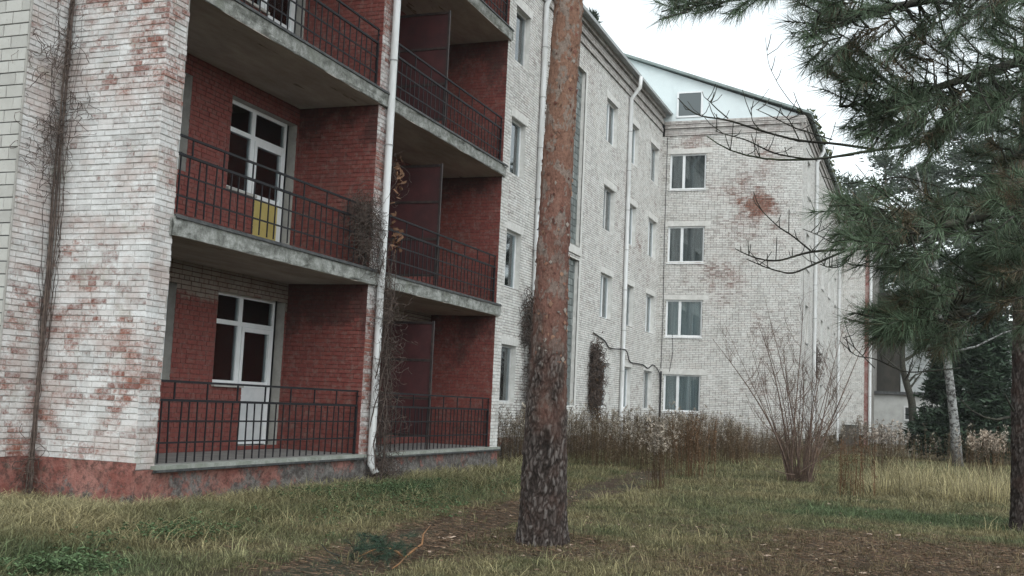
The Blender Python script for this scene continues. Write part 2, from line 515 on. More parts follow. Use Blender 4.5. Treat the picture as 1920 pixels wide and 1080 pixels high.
def mat_bark():
    b = NB('scots_pine_bark')
    h = b.attr('plate'); up = b.attr('up'); rnd = b.attr('rnd')
    fine = b.noise(38, 6, 0.75)
    mid = b.noise(11, 6, 0.75, b.sc(1, 1, .6))
    low = b.ramp(b.math('ADD', b.math('MULTIPLY', h, 0.55), b.math('MULTIPLY', mid, 0.5)), [(0.20, (0.014, 0.011, 0.010)), (0.36, (0.034, 0.026, 0.023)), (0.56, (0.075, 0.061, 0.056)), (0.84, (0.155, 0.14, 0.132))])
    low = b.mix(b.math('MULTIPLY', b.step(b.noise(4, 4, .6), 0.45, 0.7), 0.5), low, (0.075, 0.042, 0.033))
    zz = b.xyz()[2]
    low = b.mix(b.step(up, 0.0, 0.6, 0.0, 0.75), low, b.mix(mid, (0.05, 0.024, 0.019), (0.15, 0.085, 0.065)))
    rust = b.ramp(b.noise(7, 6, 0.75, b.sc(1, 1, .55)), [(0.3, (0.105, 0.047, 0.039)), (0.5, (0.165, 0.080, 0.063)), (0.7, (0.22, 0.128, 0.10))])
    pale = b.mix(b.step(zz, 2.6, 4.4), rust, b.mix(0.5, rust, (0.22, 0.135, 0.09)))
    patch = b.step(b.math('MULTIPLY_ADD', rnd, 0.16, b.noise(6.5, 5, 0.62, b.sc(1, 1, .75))), 0.60, 0.63)
    hi = b.mix(b.math('MULTIPLY', patch, 0.6), pale, b.mix(fine, (0.15, 0.13, 0.115), (0.26, 0.24, 0.215)))
    hi = b.mix(b.math('MULTIPLY', b.step(h, 0.10, 0.02), 0.55), hi, (0.06, 0.028, 0.022))
    c = b.mix(up, low, hi)
    c = b.mix(b.step(fine, 0.3, 0.6), b.mix(0.4, c, (0.02, 0.015, 0.012)), c)
    return b.done(c, 0.9, fine, 0.008, 0.8, 0.15)


M['bark'] = mat_bark()


def mat_ground():
    b = NB('autumn_ground')
    c = b.attr('col', 'Color')
    n = b.noise(30, 6, 0.8)
    c = b.mix(b.step(n, 0.3, 0.7), b.mix(0.6, c, (0.022, 0.017, 0.013)), c)
    n2 = b.noise(140, 3, 0.7)
    c = b.mix(b.math('MULTIPLY', b.step(n2, 0.56, 0.68), 0.5), c, (0.20, 0.14, 0.09))
    return b.done(c, 0.95, b.math('ADD', n, n2), 0.03, 0.9, 0.1)


M['ground'] = mat_ground()


# ================================================================ GROUND
def gz(x, y):
    x = np.asarray(x, float); y = np.asarray(y, float)
    z = -0.55 + 0.08 * ss(y, 6.0, 8.4) * ss(x, 60, 40) + 0.05 * (fbm(x * 0.35, y * 0.35, 3) - 0.5) + 0.03 * (fbm(x * 1.7, y * 1.7, 9) - 0.5)
    return z


PATH = np.array([(-6.0, 4.2), (3.0, 4.55), (8.3, 4.8), (11.5, 5.1), (14.4, 5.35), (18.5, 5.55), (22.8, 5.75), (27.0, 6.1)])


def path_dist(x, y):
    x = np.asarray(x, float); y = np.asarray(y, float)
    d = np.full(np.broadcast(x, y).shape, 99.0)
    for (a, c) in zip(PATH[:-1], PATH[1:]):
        ab = c - a
        t = np.clip(((x - a[0]) * ab[0] + (y - a[1]) * ab[1]) / (ab @ ab), 0, 1)
        d = np.minimum(d, np.hypot(x - a[0] - t * ab[0], y - a[1] - t * ab[1]))
    return d


def zones(x, y):
    """what grows where: litter, green, straw weights 0..1"""
    n = fbm(x * 0.5, y * 0.5, 21); n2 = fbm(x * 1.4, y * 1.4, 5)
    litter = ss(y + 3.0 * (n - 0.5), 3.0, .9) * ss(x + 3.0 * (n2 - 0.5), 16.4, 14.4)
    litter = np.maximum(litter, 0.8 * ss(np.hypot(x - 11.2, y - 3.9) + (n2 - 0.5), 1.5, 0.7))
    pd = path_dist(x, y) + 0.5 * (n2 - 0.5)
    path = ss(pd, 0.75, 0.4)
    green = ss(n2, 0.55, 0.75) * 0.5
    green = np.maximum(green, ss(x, 16.9, 17.5) * ss(x, 20.0, 18.9) * ss(y, 3.5, 1.6) * ss(n2, 0.2, 0.5))
    green = np.maximum(green, 0.8 * ss(np.hypot((x - 7.3), (y - 6.3)), 1.3, 0.4))
    green = np.maximum(green, 0.9 * ss(np.hypot((x - 15.4) / 1.6, (y - 7.6) / 0.6), 1.1, 0.5))
    straw = ss(np.hypot((x - 25.6) / 3.2, (y + 0.5) / 1.9) + 0.9 * (n2 - 0.5), 1.1, 0.7)
    straw = np.maximum(straw, 0.55 * ss(y, 7.4, 8.3) * ss(x, 24, 20))
    return litter, path, green, straw


def build_ground():
    xs = np.concatenate([[-420, -240, -120, -60, -30, -15, -6, 0], np.arange(3, 34, 0.14), np.arange(34, 70, 0.6), [75, 85, 100, 130, 170, 230, 320, 480, 600]])
    ys = np.concatenate([[-500, -330, -200, -110, -60, -35, -22, -14], np.arange(-9, 11.6, 0.14), [13, 16, 22, 30, 45, 80, 150, 300, 500]])
    X, Y = np.meshgrid(xs, ys, indexing='ij')
    Z = gz(X, Y)
    L, P, G, S = zones(X, Y)
    n = fbm(X * 0.8, Y * 0.8, 31)[..., None]; n3 = fbm(X * 3, Y * 3, 37)[..., None]
    c = np.array([0.135, 0.113, 0.068]) * (0.75 + 0.5 * n)
    c = c + (np.array([0.060, 0.075, 0.036]) - c) * (G[..., None] * 0.8)
    c = c + (np.array([0.15, 0.125, 0.065]) - c) * (S[..., None] * 0.7)
    c = c + (np.array([0.128, 0.092, 0.068]) * (0.7 + 0.6 * n3) - c) * (L[..., None] * 0.9)
    Z = Z - 0.03 * P
    nx, ny = X.shape
    I = np.arange(nx * ny).reshape(nx, ny)
    F = np.stack([I[:-1, :-1], I[1:, :-1], I[1:, 1:], I[:-1, 1:]], -1).reshape(-1, 4)
    V = np.stack([X, Y, Z], -1).reshape(-1, 3)
    me = mesh_np('ground', V, F, M['ground'], {'col': c.reshape(-1, 3)}, smooth=True)
    label(link('ground', me), kind='structure')


build_ground()


def build_path():
    """the trodden track: a strip a few millimetres over the ground, ragged edges"""
    t = np.linspace(0, 1, 260)
    seg = np.r_[0, np.cumsum(np.hypot(*np.diff(PATH, axis=0).T))]
    px = np.interp(t * seg[-1], seg, PATH[:, 0]); py = np.interp(t * seg[-1], seg, PATH[:, 1])
    wv = np.linspace(-1, 1, 13)
    V = []; C = []
    for i in range(len(t)):
        wl = 0.36 + 0.42 * vnoise(px[i] * 1.9, 0.3, 4) + 0.15 * vnoise(px[i] * 7, 0.9, 14)
        wr = 0.36 + 0.42 * vnoise(px[i] * 1.9, 7.3, 8) + 0.15 * vnoise(px[i] * 7, 3.9, 18)
        for w in wv:
            yy = py[i] + (wl if w > 0 else wr) * w
            z = gz(px[i], yy) - 0.03 * zones(np.array([px[i]]), np.array([yy]))[1][0] + 0.012 - 0.045 * abs(w) ** 4
            V.append((px[i], yy, z))
            moss = ss(vnoise(px[i] * 0.7, yy * 1.5, 66), 0.5, 0.75) * ss(abs(w), 0.7, 0.2)
            c = np.array([0.128, 0.094, 0.068]) * (0.7 + 0.6 * vnoise(px[i] * 4, yy * 4, 61))
            C.append(c + (np.array([0.095, 0.095, 0.07]) - c) * moss)
    I = np.arange(len(t) * 13).reshape(len(t), 13)
    F = np.stack([I[:-1, :-1], I[1:, :-1], I[1:, 1:], I[:-1, 1:]], -1).reshape(-1, 4)
    me = mesh_np('dirt_path', V, F, M['ground'], {'col': np.array(C)}, smooth=True)
    label(link('dirt_path', me), kind='structure')


build_path()

# ================================================================ BUILDING
H = 3.0
BLD = root('brick_building', (10.48, 8.5, -0.47), 'four storey whitewashed brick building with red balconies and a long wing behind', 'building')
brick_pool = {}


def brick_rows(u0, u1, z0, z1, holes, seed, hdr=6, pitch=0.0705, L=0.222, Hd=0.106, j=0.009):
    """rectangles (u0,u1,z0,z1) of a brick bond, cut round the holes"""
    r = random.Random(seed)
    out = []
    nrow = int(round((z1 - z0) / pitch))
    p = (z1 - z0) / max(nrow, 1)
    for i in range(nrow):
        za = z0 + i * p + j * 0.5; zb = z0 + (i + 1) * p - j * 0.5
        zc = (za + zb) / 2
        gaps = [(h[0], h[1]) for h in holes if h[2] < zc < h[3]]
        u = u0 - (0.115 if i % 2 else 0.0) - (0.055 if i % hdr == hdr - 1 else 0.0)
        head = i % hdr == hdr - 1
        while u < u1:
            ln = Hd if (head or r.random() < 0.08) else L
            a, c = max(u, u0), min(u + ln, u1)
            parts = [(a, c)]
            for g in gaps:
                nx = []
                for (s, e) in parts:
                    if e <= g[0] or s >= g[1]: nx.append((s, e)); continue
                    if s < g[0]: nx.append((s, g[0]))
                    if e > g[1]: nx.append((g[1], e))
                parts = nx
            out += [(s, e, za, zb) for (s, e) in parts if e - s > 0.03]
            u += ln + j
    return out


def brick_mesh(fr, rects, seed, proud=0.008, jit=0.003, drop=0.0):
    g = np.random.default_rng(seed)
    Rr = np.array(rects)
    if drop: Rr = Rr[g.random(len(Rr)) > drop]
    n = len(Rr)
    u0, u1, z0, z1 = Rr.T
    pr = proud + g.normal(0, 0.0016, n)
    worn = g.random(n) < 0.05
    pr[worn] *= 0.35
    U = np.stack([u0, u1, u1, u0, u0, u1, u1, u0], 1) + g.normal(0, jit * 0.55, (n, 8))
    Z = np.stack([z0, z0, z1, z1, z0, z0, z1, z1], 1) + g.normal(0, jit * 0.5, (n, 8))
    N = np.stack([np.full(n, -0.004)] * 4 + [pr] * 4, 1)
    N[:, 4:] += g.normal(0, 0.0012, (n, 4))
    # front face drawn in a little: worn arrises
    s = 0.003
    U[:, [4, 7]] += s; U[:, [5, 6]] -= s; Z[:, [4, 5]] += s; Z[:, [6, 7]] -= s
    V = fr.arr(U, Z, N).reshape(-1, 3)
    b = (np.arange(n) * 8)[:, None]
    F = np.concatenate([b + np.array(q) for q in ([4, 5, 6, 7], [0, 1, 5, 4], [1, 2, 6, 5], [2, 3, 7, 6], [3, 0, 4, 7])])
    rnd = np.repeat(g.random(n), 8)
    return V, F, rnd


def wall_panel(fr, u0, u1, z0, z1, holes, depth=0.16):
    """backing plane with openings and plaster reveals -> MB (slot 0 mortar, slot 1 reveal)"""
    mb = MB()
    us = sorted({u0, u1, *[min(max(h[k], u0), u1) for h in holes for k in (0, 1)]})
    zs = sorted({z0, z1, *[min(max(h[k], z0), z1) for h in holes for k in (2, 3)]})
    for a, c in zip(us[:-1], us[1:]):
        for d, e in zip(zs[:-1], zs[1:]):
            uc, zc = (a + c) / 2, (d + e) / 2
            if any(h[0] < uc < h[1] and h[2] < zc < h[3] for h in holes): continue
            mb.quad(fr.p(a, d), fr.p(c, d), fr.p(c, e), fr.p(a, e))
    mb.cur = 1
    for h in holes:
        a, c, d, e = h[:4]
        o = 0.004
        for (p, q) in (((a, d), (c, d)), ((c, d), (c, e)), ((c, e), (a, e)), ((a, e), (a, d))):
            # shared edges of joined openings stay open
            mu, mz = (p[0] + q[0]) / 2, (p[1] + q[1]) / 2
            if any(g is not h and g[0] - 1e-4 <= mu <= g[1] + 1e-4 and g[2] - 1e-4 <= mz <= g[3] + 1e-4 for g in holes): continue
            mb.quad(fr.p(*p, o), fr.p(*q, o), fr.p(*q, -depth), fr.p(*p, -depth))
    return mb


def brick_wall(name, fr, u0, u1, z0, z1, holes=(), mats=('brick_far', 'mortar_far'), seed=1, depth=0.16, reveal='whiteplaster', singles=None, lab=None, drop=0.0):
    holes = list(holes)
    mb = wall_panel(fr, u0, u1, z0, z1, holes, depth)
    w = mb.build(name, [M[mats[1]], M[reveal]], BLD)
    if lab: w['label'] = lab
    rects = brick_rows(u0 - 0.004, u1 + 0.004, z0, z1, holes, seed, j=0.014 if mats[0] == 'brick_far' else 0.010)
    if singles:
        one = [r for r in rects if singles(*r)][:singles.__dict__.get('most', 300)]
        s1 = set(one)
        rects = [r for r in rects if r not in s1]
        g = random.Random(seed)
        if not brick_pool.get(mats[0]):
            brick_pool[mats[0]] = []
            for k in range(14):
                f0 = Frame((0, 0, 0), fr.U, fr.N)
                V, F, rn = brick_mesh(f0, [(-0.111, 0.111, -0.0307, 0.0307)], 900 + k)
                brick_pool[mats[0]].append(mesh_np('brick', V, F, M[mats[0]], {'rnd': rn}))
        for (a, c, d, e) in one:
            me = g.choice(brick_pool[mats[0]])
            k = (c - a) / 0.222
            scl = tuple(1 + abs(x) * (k - 1) for x in fr.U)
            link('brick', me, w, fr.p((a + c) / 2, (d + e) / 2), scale=scl)
    if rects:
        V, F, rnd = brick_mesh(fr, rects, seed, drop=drop, **({'proud': 0.007, 'jit': 0.0025} if 'red' in mats[1] else {}))
        c = (V.min(0) + V.max(0)) / 2
        o = link('brickwork', mesh_np('brickwork', V - c, F, M[mats[0]], {'rnd': rnd}), w, c)
        o['kind'] = 'stuff'
    return w


def quads_of(a, b, c, d): return [a, b, c, d]


# ---- windows
def window(fr, u0, u1, z0, z1, rec=0.11, split=0.5, transom=None, frame='pvc', glass='glass', curtain='curtain', fw=0.055, sill=True, cur_cover=1.0, name='window', lab=None):
    """frame set back in its opening: outer frame, mullion(s), panes, sill, curtain"""
    mb = MB()
    n0, n1 = -rec - 0.06, -rec
    mb.fbox(fr, u0 + .003, u0 + fw, z0, z1, n0, n1); mb.fbox(fr, u1 - fw, u1 - .003, z0, z1, n0, n1)
    mb.fbox(fr, u0 + fw, u1 - fw, z0, z0 + fw, n0, n1 - .001); mb.fbox(fr, u0 + fw, u1 - fw, z1 - fw, z1, n0, n1 - .001)
    cols = [u0 + fw]
    cells = []
    if split:
        um = u0 + (u1 - u0) * split
        mb.fbox(fr, um - fw * .75, um + fw * .75, z0 + fw, z1 - fw, n0, n1 + .004)
        spans = [(u0 + fw, um - fw * .75), (um + fw * .75, u1 - fw)]
    else:
        spans = [(u0 + fw, u1 - fw)]
    for (a, c) in spans:
        if transom:
            mb.fbox(fr, a, c, transom - fw * .6, transom + fw * .6, n0, n1 + .002)
            cells += [(a, c, z0 + fw, transom - fw * .6), (a, c, transom + fw * .6, z1 - fw)]
        else:
            cells.append((a, c, z0 + fw, z1 - fw))
    w = mb.build(name, M[frame], BLD)
    if lab: w['label'] = lab
    for (a, c, d, e) in cells:
        MB().fbox(fr, a - .004, c + .004, d - .004, e + .004, n0 + .022, n0 + .034).build('pane', M[glass], w)
    if sill:
        s = MB()
        s.add([fr.p(u0 - .03, z0 - .012, -rec), fr.p(u1 + .03, z0 - .012, -rec), fr.p(u1 + .03, z0 - .035, .05), fr.p(u0 - .03, z0 - .035, .05),
               fr.p(u0 - .03, z0 - .03, -rec), fr.p(u1 + .03, z0 - .03, -rec), fr.p(u1 + .03, z0 - .06, .05), fr.p(u0 - .03, z0 - .06, .05)],
              [(0, 1, 2, 3), (3, 2, 6, 7), (0, 3, 7, 4), (1, 5, 6, 2), (4, 7, 6, 5)])
        s.build('sill', M[frame], w)
    if curtain:
        g = random.Random(int((u0 * 31 + z0 * 7) * 100))
        nn = 40
        us = np.linspace(u0 + .02, u0 + .02 + (u1 - u0 - .04) * cur_cover, nn)
        dep = -rec - 0.16 - 0.022 * np.sin(np.arange(nn) * 1.25 + g.random() * 6) - 0.012 * np.sin(np.arange(nn) * 2.9)
        V = np.concatenate([fr.arr(us, np.full(nn, z0 + .03), dep), fr.arr(us, np.full(nn, z1 - .02), dep * 1.0)])
        F = [(i, i + 1, nn + i + 1, nn + i) for i in range(nn - 1)]
        c = MB(); c.add(V, F); c.build('curtain', M[curtain], w, smooth=True)
    return w


# ---- wall frames
F_END = Frame((10.48, 0, 0), (0, 1, 0), (-1, 0, 0))
F_LEFT = Frame((0, 9.97, 0), (1, 0, 0), (0, -1, 0))
F_TILE = Frame((9.82, 0, 0), (0, 1, 0), (-1, 0, 0))
F_FRONT = Frame((0, 8.5, 0), (1, 0, 0), (0, -1, 0))
F_BACK = Frame((0, 10.0, 0), (1, 0, 0), (0, -1, 0))
F_DIV = Frame((15.88, 0, 0), (0, 1, 0), (-1, 0, 0))
F_RET = Frame((21.6, 0, 0), (0, 1, 0), (-1, 0, 0))
F_A = Frame((0, 10.2, 0), (1, 0, 0), (0, -1, 0))
F_WF = Frame((43.77, 0, 0), (0, 1, 0), (-1, 0, 0))
F_WS = Frame((0, 4.58, 0), (1, 0, 0), (0, -1, 0))
F_PF = Frame((66.6, 0, 0), (0, 1, 0), (-1, 0, 0))
F_PS = Frame((0, 3.1, 0), (1, 0, 0), (0, -1, 0))
TOP = 12.3

def near_end(a, c, d, e): return -0.05 < d < 3.9
brick_wall('end_wall', F_END, 8.5, 9.97, 0.05, TOP, mats=('brick_end', 'mortar_end'), seed=11, singles=near_end, drop=0.0)
brick_wall('brick_wall', F_LEFT, 9.82, 10.478, 0.05, TOP, mats=('brick_end', 'mortar_end'), seed=12)
brick_wall('brick_pier', F_FRONT, 10.482, 10.85, -0.03, TOP, mats=('brick_end', 'mortar_end'), seed=13)
brick_wall('brick_pier', F_FRONT, 15.88, 16.25, -0.03, TOP, mats=('brick_edge', 'mortar_end'), seed=14)
brick_wall('brick_pier', F_FRONT, 21.6, 22.0, -0.03, TOP, mats=('brick_far', 'mortar_end'), seed=15)
# inner faces of the piers
pm = MB()
pm.quad((10.85, 8.5, 0), (10.85, 10, 0), (10.85, 10, TOP), (10.85, 8.5, TOP))
pm.quad((16.25, 8.5, 0), (16.25, 10, 0), (16.25, 10, TOP), (16.25, 8.5, TOP))
pm.quad((22.0, 8.5, -.5), (22.0, 10.2, -.5), (22.0, 10.2, TOP), (22.0, 8.5, TOP))
pm.build('pier_side', M['mortar_red'], BLD)
brick_wall('loggia_wall', F_DIV, 8.504, 10.0, 0.02, TOP, mats=('brick_red', 'mortar_red'), seed=16)
brick_wall('loggia_wall', F_RET, 8.504, 10.0, 0.02, TOP, mats=('brick_red', 'mortar_red'), seed=17)

# balcony back wall with the door and window openings
holesB = []
for k in range(4):
    z = H * k
    holesB += [(13.95, 14.72, z + 1.03, z + 2.45), (14.72, 15.82, z + .08, z + 2.45), (11.5, 12.95, z + 1.03, z + 2.45)]
brick_wall('loggia_wall', F_BACK, 10.85, 21.6, 0.02, TOP, holesB, ('brick_bare_top', 'mortar_red'), 18, 0.16, 'plaster')
for k in range(4):
    z = H * k
    rec = 0.13
    window(F_BACK, 11.5, 12.95, z + 1.03, z + 2.45, rec, 0.5, z + 2.0, 'pvc', 'glass_dark', 'curtain_dark', sill=False)
    # door set: narrow window joined to a glazed door
    fw = 0.06
    n0, n1 = -rec - .06, -rec
    m = MB()
    um = 14.755
    for (a, c, d, e) in ((13.953, 14.01, z + 1.03, z + 2.447), (um - .05, um + .05, z + .085, z + 2.447), (15.66, 15.72, z + .085, z + 2.447)):
        m.fbox(F_BACK, a, c, d, e, n0, n1)
    for (a, c, d, e) in ((14.01, um - .05, z + 1.03, z + 1.09), (14.01, um - .05, z + 2.39, z + 2.447), (um + .05, 15.66, z + 2.39, z + 2.447), (14.01, um - .05, z + 1.95, z + 2.02), (um + .05, 15.66, z + 1.95, z + 2.02)):
        m.fbox(F_BACK, a, c, d, e, n0, n1 - .002)
    d_ = m.build('balcony_door', M['pvc'], BLD)
    d_['label'] = ('ochre panelled balcony door on the first floor' if k == 1 else 'white panelled glazed balcony door')
    s = MB()
    a, c = um + .055, 15.655
    s.fbox(F_BACK, a, a + .07, z + .10, z + 1.945, n0 + .01, n1 + .012); s.fbox(F_BACK, c - .07, c, z + .10, z + 1.945, n0 + .01, n1 + .012)
    s.fbox(F_BACK, a + .07, c - .07, z + 1.875, z + 1.945, n0 + .01, n1 + .010); s.fbox(F_BACK, a + .07, c - .07, z + 1.0, z + 1.09, n0 + .01, n1 + .010)
    s.fbox(F_BACK, a + .07, c - .07, z + .10, z + .17, n0 + .01, n1 + .010)
    s.build('door_sash', M['pvc'], d_)
    pn = MB().fbox(F_BACK, a + .07, c - .07, z + .17, z + 1.0, n0 + .02, n1 + .004)
    pn.build('door_panel', M['ochre' if k == 1 else 'door_white'], d_)
    for (p, q, r_, t_) in ((14.01, um - .05, z + 1.09, z + 1.95), (14.01, um - .05, z + 2.02, z + 2.39), (um + .05, 15.66, z + 2.02, z + 2.39), (a + .07, c - .07, z + 1.09, z + 1.875)):
        MB().fbox(F_BACK, p, q, r_, t_, n0 + .026, n0 + .036).build('pane', M['glass_dark'], d_)
    MB().fbox(F_BACK, c - .05, c - .025, z + 1.0, z + 1.13, n1 + .012, n1 + .045).build('handle', M['pvc'], d_)
    MB().fbox(F_BACK, 13.96, 15.7, z + .05, z + 2.44, -0.36, -0.33).build('curtain', M['curtain_brown' if k == 0 else 'curtain_dark'], d_)
    MB().box(13.93, 14.70, 9.94, 10.1, z + .985, z + 1.027).build('sill', M['plaster'], d_)

# balcony slabs
for k in range(0, 5):
    z = H * k
    m = MB()
    nx = 110
    xs = np.linspace(10.78, 21.70, nx)
    if k == 0:
        for (x0, x1) in ((10.78, 16.02), (16.24, 22.02)):
            m = MB(); m.box(x0, x1, 8.42, 8.62, -.035, 0.012)
            m.cur = 1; m.box(x0, x1, 8.405, 8.418, -.062, -.036); m.box(x0, x1, 8.43, 8.6, -.07, -.037)
            m.build('balcony_ledge', [M['mossy_ledge'], M['dark_edge']], BLD)
        MB().box(10.85, 21.6, 8.6, 10.0, -.2, 0.02).build('balcony_floor', M['floor'], BLD)
        continue
    # worn front edge as a grid strip
    zs = np.linspace(z - .245, z - .035, 7)
    G = np.zeros((nx, 7, 3))
    for i, x in enumerate(xs):
        for j, zz in enumerate(zs):
            er = 0.028 * ss(vnoise(x * 2.6 + k * 9, zz * 7, 41), 0.55, 0.85) + 0.012 * (vnoise(x * 11, zz * 18 + k, 43) - .5)
            edge = 0.02 * ss(vnoise(x * 5 + k * 3, 2.2, 45), .6, .9) if j in (0,) else 0
            G[i, j] = (x, 8.43 + er + edge, zz)
    I = np.arange(nx * 7).reshape(nx, 7)
    m.add(G.reshape(-1, 3), np.stack([I[:-1, :-1], I[1:, :-1], I[1:, 1:], I[:-1, 1:]], -1).reshape(-1, 4))
    m.box(10.78, 21.70, 8.47, 8.52, z - .247, z - .033)
    m.cur = 1
    m.box(10.852, 15.878, 8.455, 10.0, z - .25, z - .24); m.box(16.252, 21.598, 8.455, 10.0, z - .25, z - .24)
    m.cur = 2
    m.box(10.80, 21.69, 8.405, 8.43, z - .034, z - .014); m.box(10.80, 21.69, 8.42, 8.45, z - .012, z + .012)
    m.cur = 3
    m.box(10.85, 15.88, 8.46, 10.0, z - .03, z + .016); m.box(16.25, 21.6, 8.46, 10.0, z - .03, z + .016)
    m.build('balcony_slab', [M['slab'], M['soffit'], M['dark_edge'], M['mossy_ledge']], BLD)

# balcony railings
bal_me, _ = MB().box(-.0085, .0085, -.007, .007, 0, .745).mesh('baluster', M['rail'], (0, 0, 0))
post_me, _ = MB().box(-.010, .010, -.008, .008, 0, .215).mesh('rail_post', M['rail'], (0, 0, 0))
grr = random.Random(5)
for k in range(4):
    for (x0, x1) in ((10.86, 15.83), (16.27, 21.55)):
        if k == 3 and x0 < 12: continue
        z = H * k
        sag = 0
        m = MB()
        m.box(x0, x1, 8.535, 8.565, z + 1.0, z + 1.028)
        m.box(x0, x1, 8.535, 8.568, z + .768, z + .80)
        m.box(x0, x1, 8.541, 8.557, z + .522, z + .543)
        m.box(x0, x1, 8.541, 8.557, z + .262, z + .283)
        for xe in (x0, x1 - .028): m.box(xe, xe + .028, 8.533, 8.57, z + .015, z + .775)
        m.box(x1 - .03, x1 + .06, 8.545, 8.553, z + .93, z + .945)
        rl = m.build('balcony_railing', M['rail'], BLD)
        x = x0 + .11
        while x < x1 - .08:
            o = link('baluster', bal_me, rl, (x + grr.gauss(0, .006), 8.549, z + .032 + (0.03 if k else 0.0)))
            o.rotation_euler = (grr.gauss(0, .006), grr.gauss(0, .018), 0)
            x += .178
        x = x0 + .33
        while x < x1 - .1:
            link('rail_post', post_me, rl, (x, 8.55, z + .795)); x += .66
        link('rail_post', post_me, rl, (x1 - .015, 8.55, z + .795))

# partitions between the paired balconies
for k in range(4):
    z = H * k
    m = MB()
    X = 18.75
    for (ya, yb, za, zb) in ((8.60, 8.64, z + .2, z + 2.4), (9.94, 9.98, z + .2, z + 2.4)): m.box(X - .022, X + .022, ya, yb, za, zb)
    for zz in (.24, .93, 1.64, 2.34): m.box(X - .02, X + .02, 8.64, 9.94, z + zz, z + zz + .045)
    for yy in (8.62, 9.96): m.box(X - .015, X + .015, yy - .015, yy + .015, z + .016, z + .2)
    pt = m.build('balcony_partition', M['partition_frame'], BLD)
    for (za, zb) in ((.285, .93), (.975, 1.64), (1.685, 2.34)):
        MB().box(X - .004, X + .008, 8.641, 9.939, z + za + .002, z + zb - .002).build('panel', M['partition'], pt)

# plinths: rough render, lumpy grid
def plinth(fr, u0, u1, z0, z1, seed, amp=0.055):
    nu = max(int((u1 - u0) / 0.05), 4); nz = 12
    us = np.linspace(u0, u1, nu); zs = np.linspace(z0, z1, nz)
    Ug, Zg = np.meshgrid(us, zs, indexing='ij')
    nn = amp * (fbm(Ug * 3.2, Zg * 3.2, seed, 5) - .5) * 1.6 - 0.02 * ss(fbm(Ug * 1.4, Zg * 1.8, seed + 3), .52, .6)
    P = fr.arr(Ug, Zg, nn).reshape(-1, 3)
    I = np.arange(nu * nz).reshape(nu, nz)
    F = np.stack([I[:-1, :-1], I[1:, :-1], I[1:, 1:], I[:-1, 1:]], -1).reshape(-1, 4)
    c = P.mean(0)
    link('plinth', mesh_np('plinth', P - c, F, M['plinth'], smooth=True), BLD, c)


plinth(Frame((10.47, 0, 0), (0, 1, 0), (-1, 0, 0)), 8.46, 10.0, -.8, .055, 3, .015)
plinth(Frame((0, 8.47, 0), (1, 0, 0), (0, -1, 0)), 10.46, 22.02, -.8, -.03, 7)
plinth(Frame((0, 9.95, 0), (1, 0, 0), (0, -1, 0)), 9.8, 10.49, -.8, .055, 9)
plinth(Frame((9.8, 0, 0), (0, 1, 0), (-1, 0, 0)), 9.95, 22, -.8, .02, 11)
plinth(Frame((0, 10.17, 0), (1, 0, 0), (0, -1, 0)), 22, 43.8, -.8, .05, 13)
plinth(Frame((43.74, 0, 0), (0, 1, 0), (-1, 0, 0)), 4.55, 10.2, -.8, .05, 15)

# tiled end wall
MB().box(9.83, 9.9, 9.97, 24, -.7, TOP + .7).build('tiled_wall', M['tile_joint'], BLD)
tw = [o for o in BLD.children if o.name.startswith('tiled_wall')][0]
tile_pool = []
for k in range(6):
    V, F, rn = brick_mesh(Frame((0, 0, 0), (0, 1, 0), (-1, 0, 0)), [(-.121, .121, -.0705, .0705)], 300 + k, 0.012, 0.001)
    tile_pool.append(mesh_np('tile', V, F, M['tile'], {'rnd': rn}))
nt = 0
rest = []
for i in range(int((TOP + .5) / .1505)):
    zc = .05 + .075 + i * .1505
    for j in range(48):
        yc = 9.985 + .121 + j * .252 - (.126 if i % 2 else 0)
        k = 1.0
        if yc - .121 < 9.98:
            k = .5; yc = 9.985 + .06
        if j < 4 and nt < 290 and 0.9 < zc < 9.9:
            link('tile', random.choice(tile_pool), tw, (9.829, yc, zc), scale=(1, k, 1)); nt += 1
        else:
            rest.append((yc - .121 * k, yc + .121 * k, zc - .0705, zc + .0705))
V, F, rn = brick_mesh(Frame((9.829, 0, 0), (0, 1, 0), (-1, 0, 0)), rest, 310, .012, .001)
c = V.mean(0)
link('tiling', mesh_np('tiling', V - c, F, M['tile'], {'rnd': rn}), tw, c)['kind'] = 'stuff'
MB().box(9.812, 9.83, 9.955, 9.975, .03, TOP).build('corner_bead', M['plaster'], BLD)

# main facade beyond the balconies
colsA = [(26.15, 27.5), (35.35, 36.75), (38.42, 39.8), (41.78, 43.15)]
holesA = [(a, c, H * k + .95, H * k + 2.45) for k in range(4) for (a, c) in colsA]
ST0, ST1 = 31.2, 32.82
holesA += [(ST0, ST1, .95, 5.5), (ST0, ST1, 5.92, 11.55)]
brick_wall('facade_wall', F_A, 22.0, 43.77, .05, TOP, holesA, seed=21, depth=.18)
gcur = random.Random(3)
for k in range(4):
    for i, (a, c) in enumerate(colsA):
        wobj = window(F_A, a, c, H * k + .95, H * k + 2.45, .13, .5 if i else .42, None, 'pvc' if (i + k) % 3 else 'pvc_old', 'glass', gcur.choice(['curtain', 'curtain', 'curtain_dark', None]), name='window', sill=False, cur_cover=gcur.choice([1.0, 1.0, .55, .75]))
        # broad lintel strip of plaster over the opening
        MB().fbox(F_A, a - .14, c + .14, H * k + 2.45, H * k + 2.66, -.02, .019).build('lintel', M['whiteplaster'], BLD)
